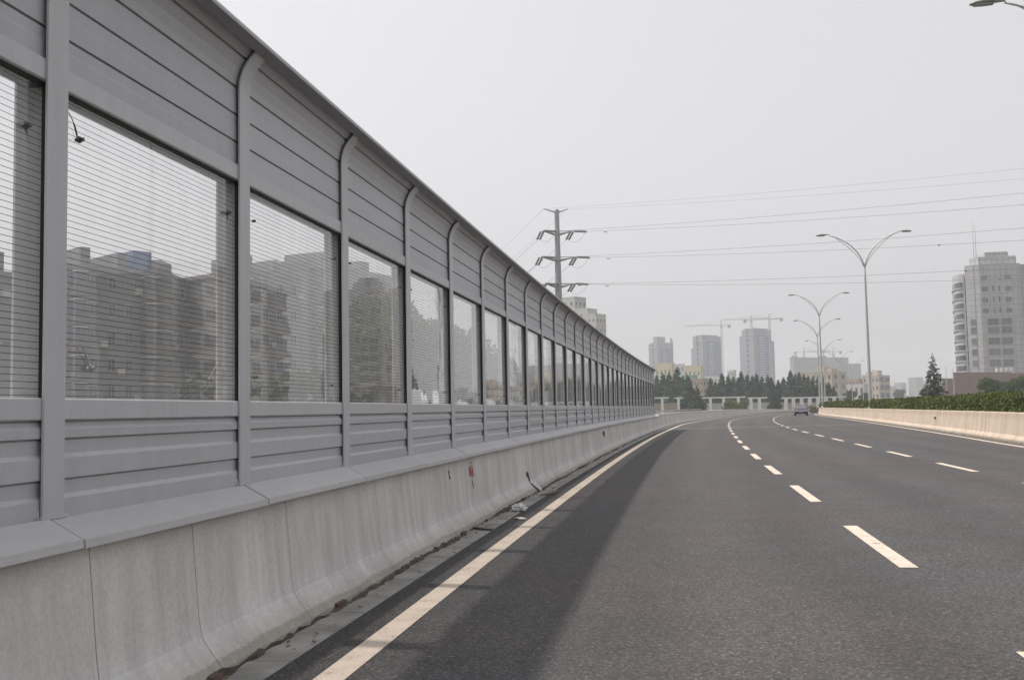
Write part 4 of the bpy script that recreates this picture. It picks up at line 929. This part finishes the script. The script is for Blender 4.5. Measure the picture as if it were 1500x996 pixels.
# ------------------------------------------------------------------ pergola, garden walls, car, litter
def pergola(label, xa, xb, Y, posts, ybeam=582):
    A = at(xa, ybeam, Y); B = at(xb, ybeam, Y); zg = drop(Y)-.42; r_ = empty('pergola', Vector((A.x, Y, zg)), label, 'pergola', 'white pergola sections along the park'); w = B.x-A.x; h = A.z-zg
    mb = MB(); mb.box(0, w, -.2, .2, h-.36, h); mb.box(0, w, 2.0, 2.4, h-.36, h)
    mb.build('beam', MT['pergola'], r_)
    for px in posts:
        x = at(px, 590, Y).x-A.x
        for y in (0, 2.2): mb = MB(); mb.box(x-.33, x+.33, y-.25, y+.25, 0, h-.363); mb.box(x-.42, x+.42, y-.33, y+.33, 0, .7); mb.build('post', MT['pergola'], r_)
pergola('short white pergola section right beside the noise wall end', 958, 980, 282, (970,))
pergola('white pergola section left of the dark dense conifer', 988, 1004, 282, (994,))
pergola('longest white pergola section in the middle', 1020, 1092, 283, (1041, 1060.5, 1082))
pergola('white pergola section between the bushes and the rounded conifer', 1096, 1124, 284, (1100.5, 1113))
pergola('white pergola section behind the dark car', 1146, 1240, 290, (1152, 1163, 1175, 1187, 1199, 1211, 1223))
def lowwall(label, xa, xb, Y, yt, mat, th=.3):
    A = at(xa, yt, Y); B = at(xb, yt, Y); zg = drop(Y)-.5; r_ = empty('garden_wall', Vector((A.x, Y, zg)), label, 'garden wall'); mb = MB(); mb.box(0, B.x-A.x, 0, th, 0, A.z-zg); mb.build('wall', mat, r_)
    mb = MB(); mb.box(-.05, B.x-A.x+.05, -.06, th+.06, A.z-zg+.003, A.z-zg+.1); mb.build('coping', MT['palewall'], r_)
lowwall('pinkish brick garden wall under the left pergola sections', 955, 1020, 288, 591.5, MT['brown'])
lowwall('grey garden wall under the middle pergola sections', 1022, 1140, 288, 591.5, MT['palewall'])
lowwall('reddish garden wall with openings behind the dark car', 1141, 1205, 294, 590.5, MT['beige'])

def car():
    Y = 140; g = at(1173.5, 607, Y); base = Vector((g.x, Y, drop(Y)+.006)); r_ = empty('parked_car', base, 'dark blue car coming towards the camera near the median barrier', 'car'); r_.name = 'oncoming_car'; r_.rotation_euler.z = R(-6)
    sec = [(-2.1, .38, .62, .70), (-2.0, .24, .74, .80), (-1.2, .22, .90, .86), (-.9, .22, .93, .87), (1.5, .22, .95, .87), (2.05, .26, .94, .82), (2.15, .40, .80, .74)]
    mb = MB(); K = 8
    for y, z0, z1, w in sec: mb.v += [(-w*.92, y, z0), (-w, y, z0+.12), (-w, y, z1-.16), (-w*.86, y, z1), (w*.86, y, z1), (w, y, z1-.16), (w, y, z0+.12), (w*.92, y, z0)]
    for i in range(len(sec)-1):
        for k in range(K): k2 = (k+1) % K; mb.f.append((i*K+k, i*K+k2, i*K+K+k2, i*K+K+k)); mb.m.append(0)
    mb.f.append(tuple(range(K))); mb.f.append(tuple(range((len(sec)-1)*K, len(sec)*K))); mb.m += [0, 0]
    body = mb.build('body', MT['carpaint'], r_)
    mb = MB(); R0 = [(-.92, .90, .76), (-.15, 1.42, .56), (.9, 1.44, .56), (1.75, .93, .72)]
    for y, z, w in R0: mb.v += [(-w, y, z), (w, y, z)]
    for y, z, w in R0[1:3]: pass
    mb.v += [(-.80, -.9, .88), (.80, -.9, .88), (-.80, 1.7, .9), (.80, 1.7, .9)]
    mb.f += [(0, 1, 3, 2), (2, 3, 5, 4), (4, 5, 7, 6), (0, 2, 4, 6), (1, 7, 5, 3)]; mb.m += [1, 0, 1, 1, 1]
    mb.build('cabin', [MT['carpaint'], MT['carglass']], r_, fix=True)
    for sx in (-1, 1):
        for y in (-1.3, 1.3):
            mb = MB(); mb.tube([(sx*.62, y, .31), (sx*.86, y, .31)], .31, 16); w_ = mb.build('wheel', MT['tyre'], r_); mb = MB(); mb.tube([(sx*.861, y, .31), (sx*.875, y, .31)], .2, 12); mb.build('rim', MT['chrome'], w_)
        mb = MB(); mb.box(sx*.60-.17, sx*.60+.17, -2.13, -1.95, .58, .73); mb.build('headlight', MT['lens'], r_)
        mb = MB(); mb.box(sx*.95-.08, sx*.95+.08, -.75, -.6, .92, 1.06); mb.build('mirror', MT['carpaint'], r_)
    mb = MB(); mb.box(-.38, .38, -2.125, -2.05, .50, .70); mb.build('grille', MT['chrome'], r_)
    mb = MB(); mb.box(-.24, .24, -2.16, -2.128, .36, .48); mb.build('number_plate', MT['plate'], r_)
car()
def crumple(name, c, s, mat, label, cat, seed, flat=1.0):
    import bmesh
    b = bmesh.new(); bmesh.ops.create_icosphere(b, subdivisions=3, radius=1); r2 = np.random.default_rng(seed); ph = r2.uniform(0, 6, (5, 3))
    for v in b.verts:
        k = 1+.28*sum(math.sin(4*v.co.dot(Vector(ph[i]))+i) for i in range(5))/2.2; v.co = Vector((v.co.x*s[0]*k, v.co.y*s[1]*k, max(v.co.z*s[2]*k*flat, -s[2]*.55)))
    me = bpy.data.meshes.new(name); b.to_mesh(me); b.free(); me.materials.append(mat); tag(link(name, me, loc=c), label, cat)
crumple('plastic_bag', (-2.16+cL(13.7), 13.75, .045), (.085, .12, .06), MT['litter'], 'crumpled white plastic bag lying in the gutter', 'litter', 3)
mb = MB(); mb.box(-.045, .045, -.10, .10, 0, .012, Matrix.Rotation(.5, 4, 'Z')); tag(mb.build('card_scrap', MT['card'], loc=(-1.93, 12.75, .006)), 'flat off-white card scrap beside the left edge line', 'litter')
mb = MB(); mb.box(-.04, .04, -.3, .3, 0, .02, Matrix.Rotation(-.35, 4, 'Z') @ Matrix.Rotation(.05, 4, 'X')); tag(mb.build('wood_strip', MT['leafdry'], loc=(-2.1+cL(16), 16.4, .012)), 'brown strip of wood lying in the gutter', 'litter')
mb = MB(); mb.box(-.025, .025, -.16, .16, 0, .015, Matrix.Rotation(.9, 4, 'Z')); tag(mb.build('dark_scrap', MT['darksteel'], loc=(-2.2, 11.6, .012)), 'dark scrap of rubber lying in the gutter', 'litter')
A, B = onface(16.80, .20, .006), onface(17.08, .03, .03); mb = MB(); d = (B-A).normalized(); s_ = Vector((0, .016, .022)); mb.quad(A-s_, B-s_, B+s_, A+s_); n = Vector((.012, 0, 0)); mb.quad(A-s_+n, A+s_+n, B+s_+n, B-s_+n); mb.quad(A-s_, A-s_+n, B-s_+n, B-s_); mb.quad(A+s_, B+s_, B+s_+n, A+s_+n)
tag(mb.build('broken_slab', MT['litter']), 'thin pale broken slab leaning on the barrier foot at the chipped joint', 'debris')
P = []
for _ in range(210):
    y = random.uniform(3.5, 40); P.append(along(cL, y, -2.14-abs(random.gauss(0, .12)) if random.random() < .8 else random.uniform(-2.3, -1.95), .012+random.random()*.01))
P = np.array([tuple(p) for p in P]); tag(cloud('debris', leaves(P, .022, np.tile([0, 0, 2.0], (len(P), 1))), MT['leafdry']), kind='stuff')

# ------------------------------------------------------------------ haze, sky, sun
mb = MB(); mb.box(-2000, 2200, -700, 2700, -3.0, 125); hz = mb.build('haze', None, fix=True); hz.data.materials.clear()
hm = bpy.data.materials.new('haze_air'); hm.use_nodes = True; nt = hm.node_tree; nt.nodes.remove(nt.nodes['Principled BSDF'])
pv = nt.nodes.new('ShaderNodeVolumePrincipled'); pv.inputs['Color'].default_value = (.80, .815, .86, 1); pv.inputs['Density'].default_value = .0005; pv.inputs['Anisotropy'].default_value = .25
nt.links.new(pv.outputs[0], nt.nodes['Material Output'].inputs['Volume']); hz.data.materials.append(hm); hz['kind'] = 'stuff'

SUN_EL = R(64); SH = Vector((-.985, .17, 0)).normalized()
toward = Vector((SH.x*math.cos(SUN_EL), SH.y*math.cos(SUN_EL), math.sin(SUN_EL)))
sd = bpy.data.lights.new('sun', 'SUN'); sd.energy = 2.75; sd.angle = R(1.7); sd.color = (1.0, .925, .84)
so = bpy.data.objects.new('sun', sd); COL.objects.link(so); so.rotation_euler = toward.to_track_quat('Z', 'Y').to_euler(); so.location = toward*60
w = bpy.data.worlds.new('World'); sc.world = w; w.use_nodes = True; nt = w.node_tree; bg = nt.nodes['Background']
sk = nt.nodes.new('ShaderNodeTexSky'); sk.sky_type = 'NISHITA'; sk.sun_disc = False; sk.sun_elevation = SUN_EL; sk.sun_rotation = math.atan2(SH.x, SH.y)
sk.dust_density = 6.0; sk.air_density = 1.0; sk.ozone_density = 1.0; sk.altitude = 0
hs = nt.nodes.new('ShaderNodeHueSaturation'); hs.inputs['Saturation'].default_value = .08; nt.links.new(sk.outputs[0], hs.inputs['Color'])
vm = nt.nodes.new('ShaderNodeMix'); vm.data_type = 'RGBA'; vm.inputs[0].default_value = .55; vm.inputs[7].default_value = (3.42, 3.41, 3.60, 1)   # even high haze veil over the clear sky
nt.links.new(hs.outputs[0], vm.inputs[6]); nt.links.new(vm.outputs[2], bg.inputs['Color']); bg.inputs['Strength'].default_value = .145

sc.view_settings.view_transform = 'Standard'; sc.view_settings.look = 'None'; sc.view_settings.exposure = 0.58; sc.view_settings.gamma = 1
try: sc.view_settings.use_curve_mapping = False
except Exception: pass
sc.render.engine = 'CYCLES'; cy = sc.cycles
cy.max_bounces = 10; cy.diffuse_bounces = 3; cy.glossy_bounces = 4; cy.transparent_max_bounces = 32; cy.volume_bounces = 1; cy.use_denoising = True
try: cy.denoiser = 'OPENIMAGEDENOISE'
except Exception: pass
cy.sample_clamp_indirect = 8
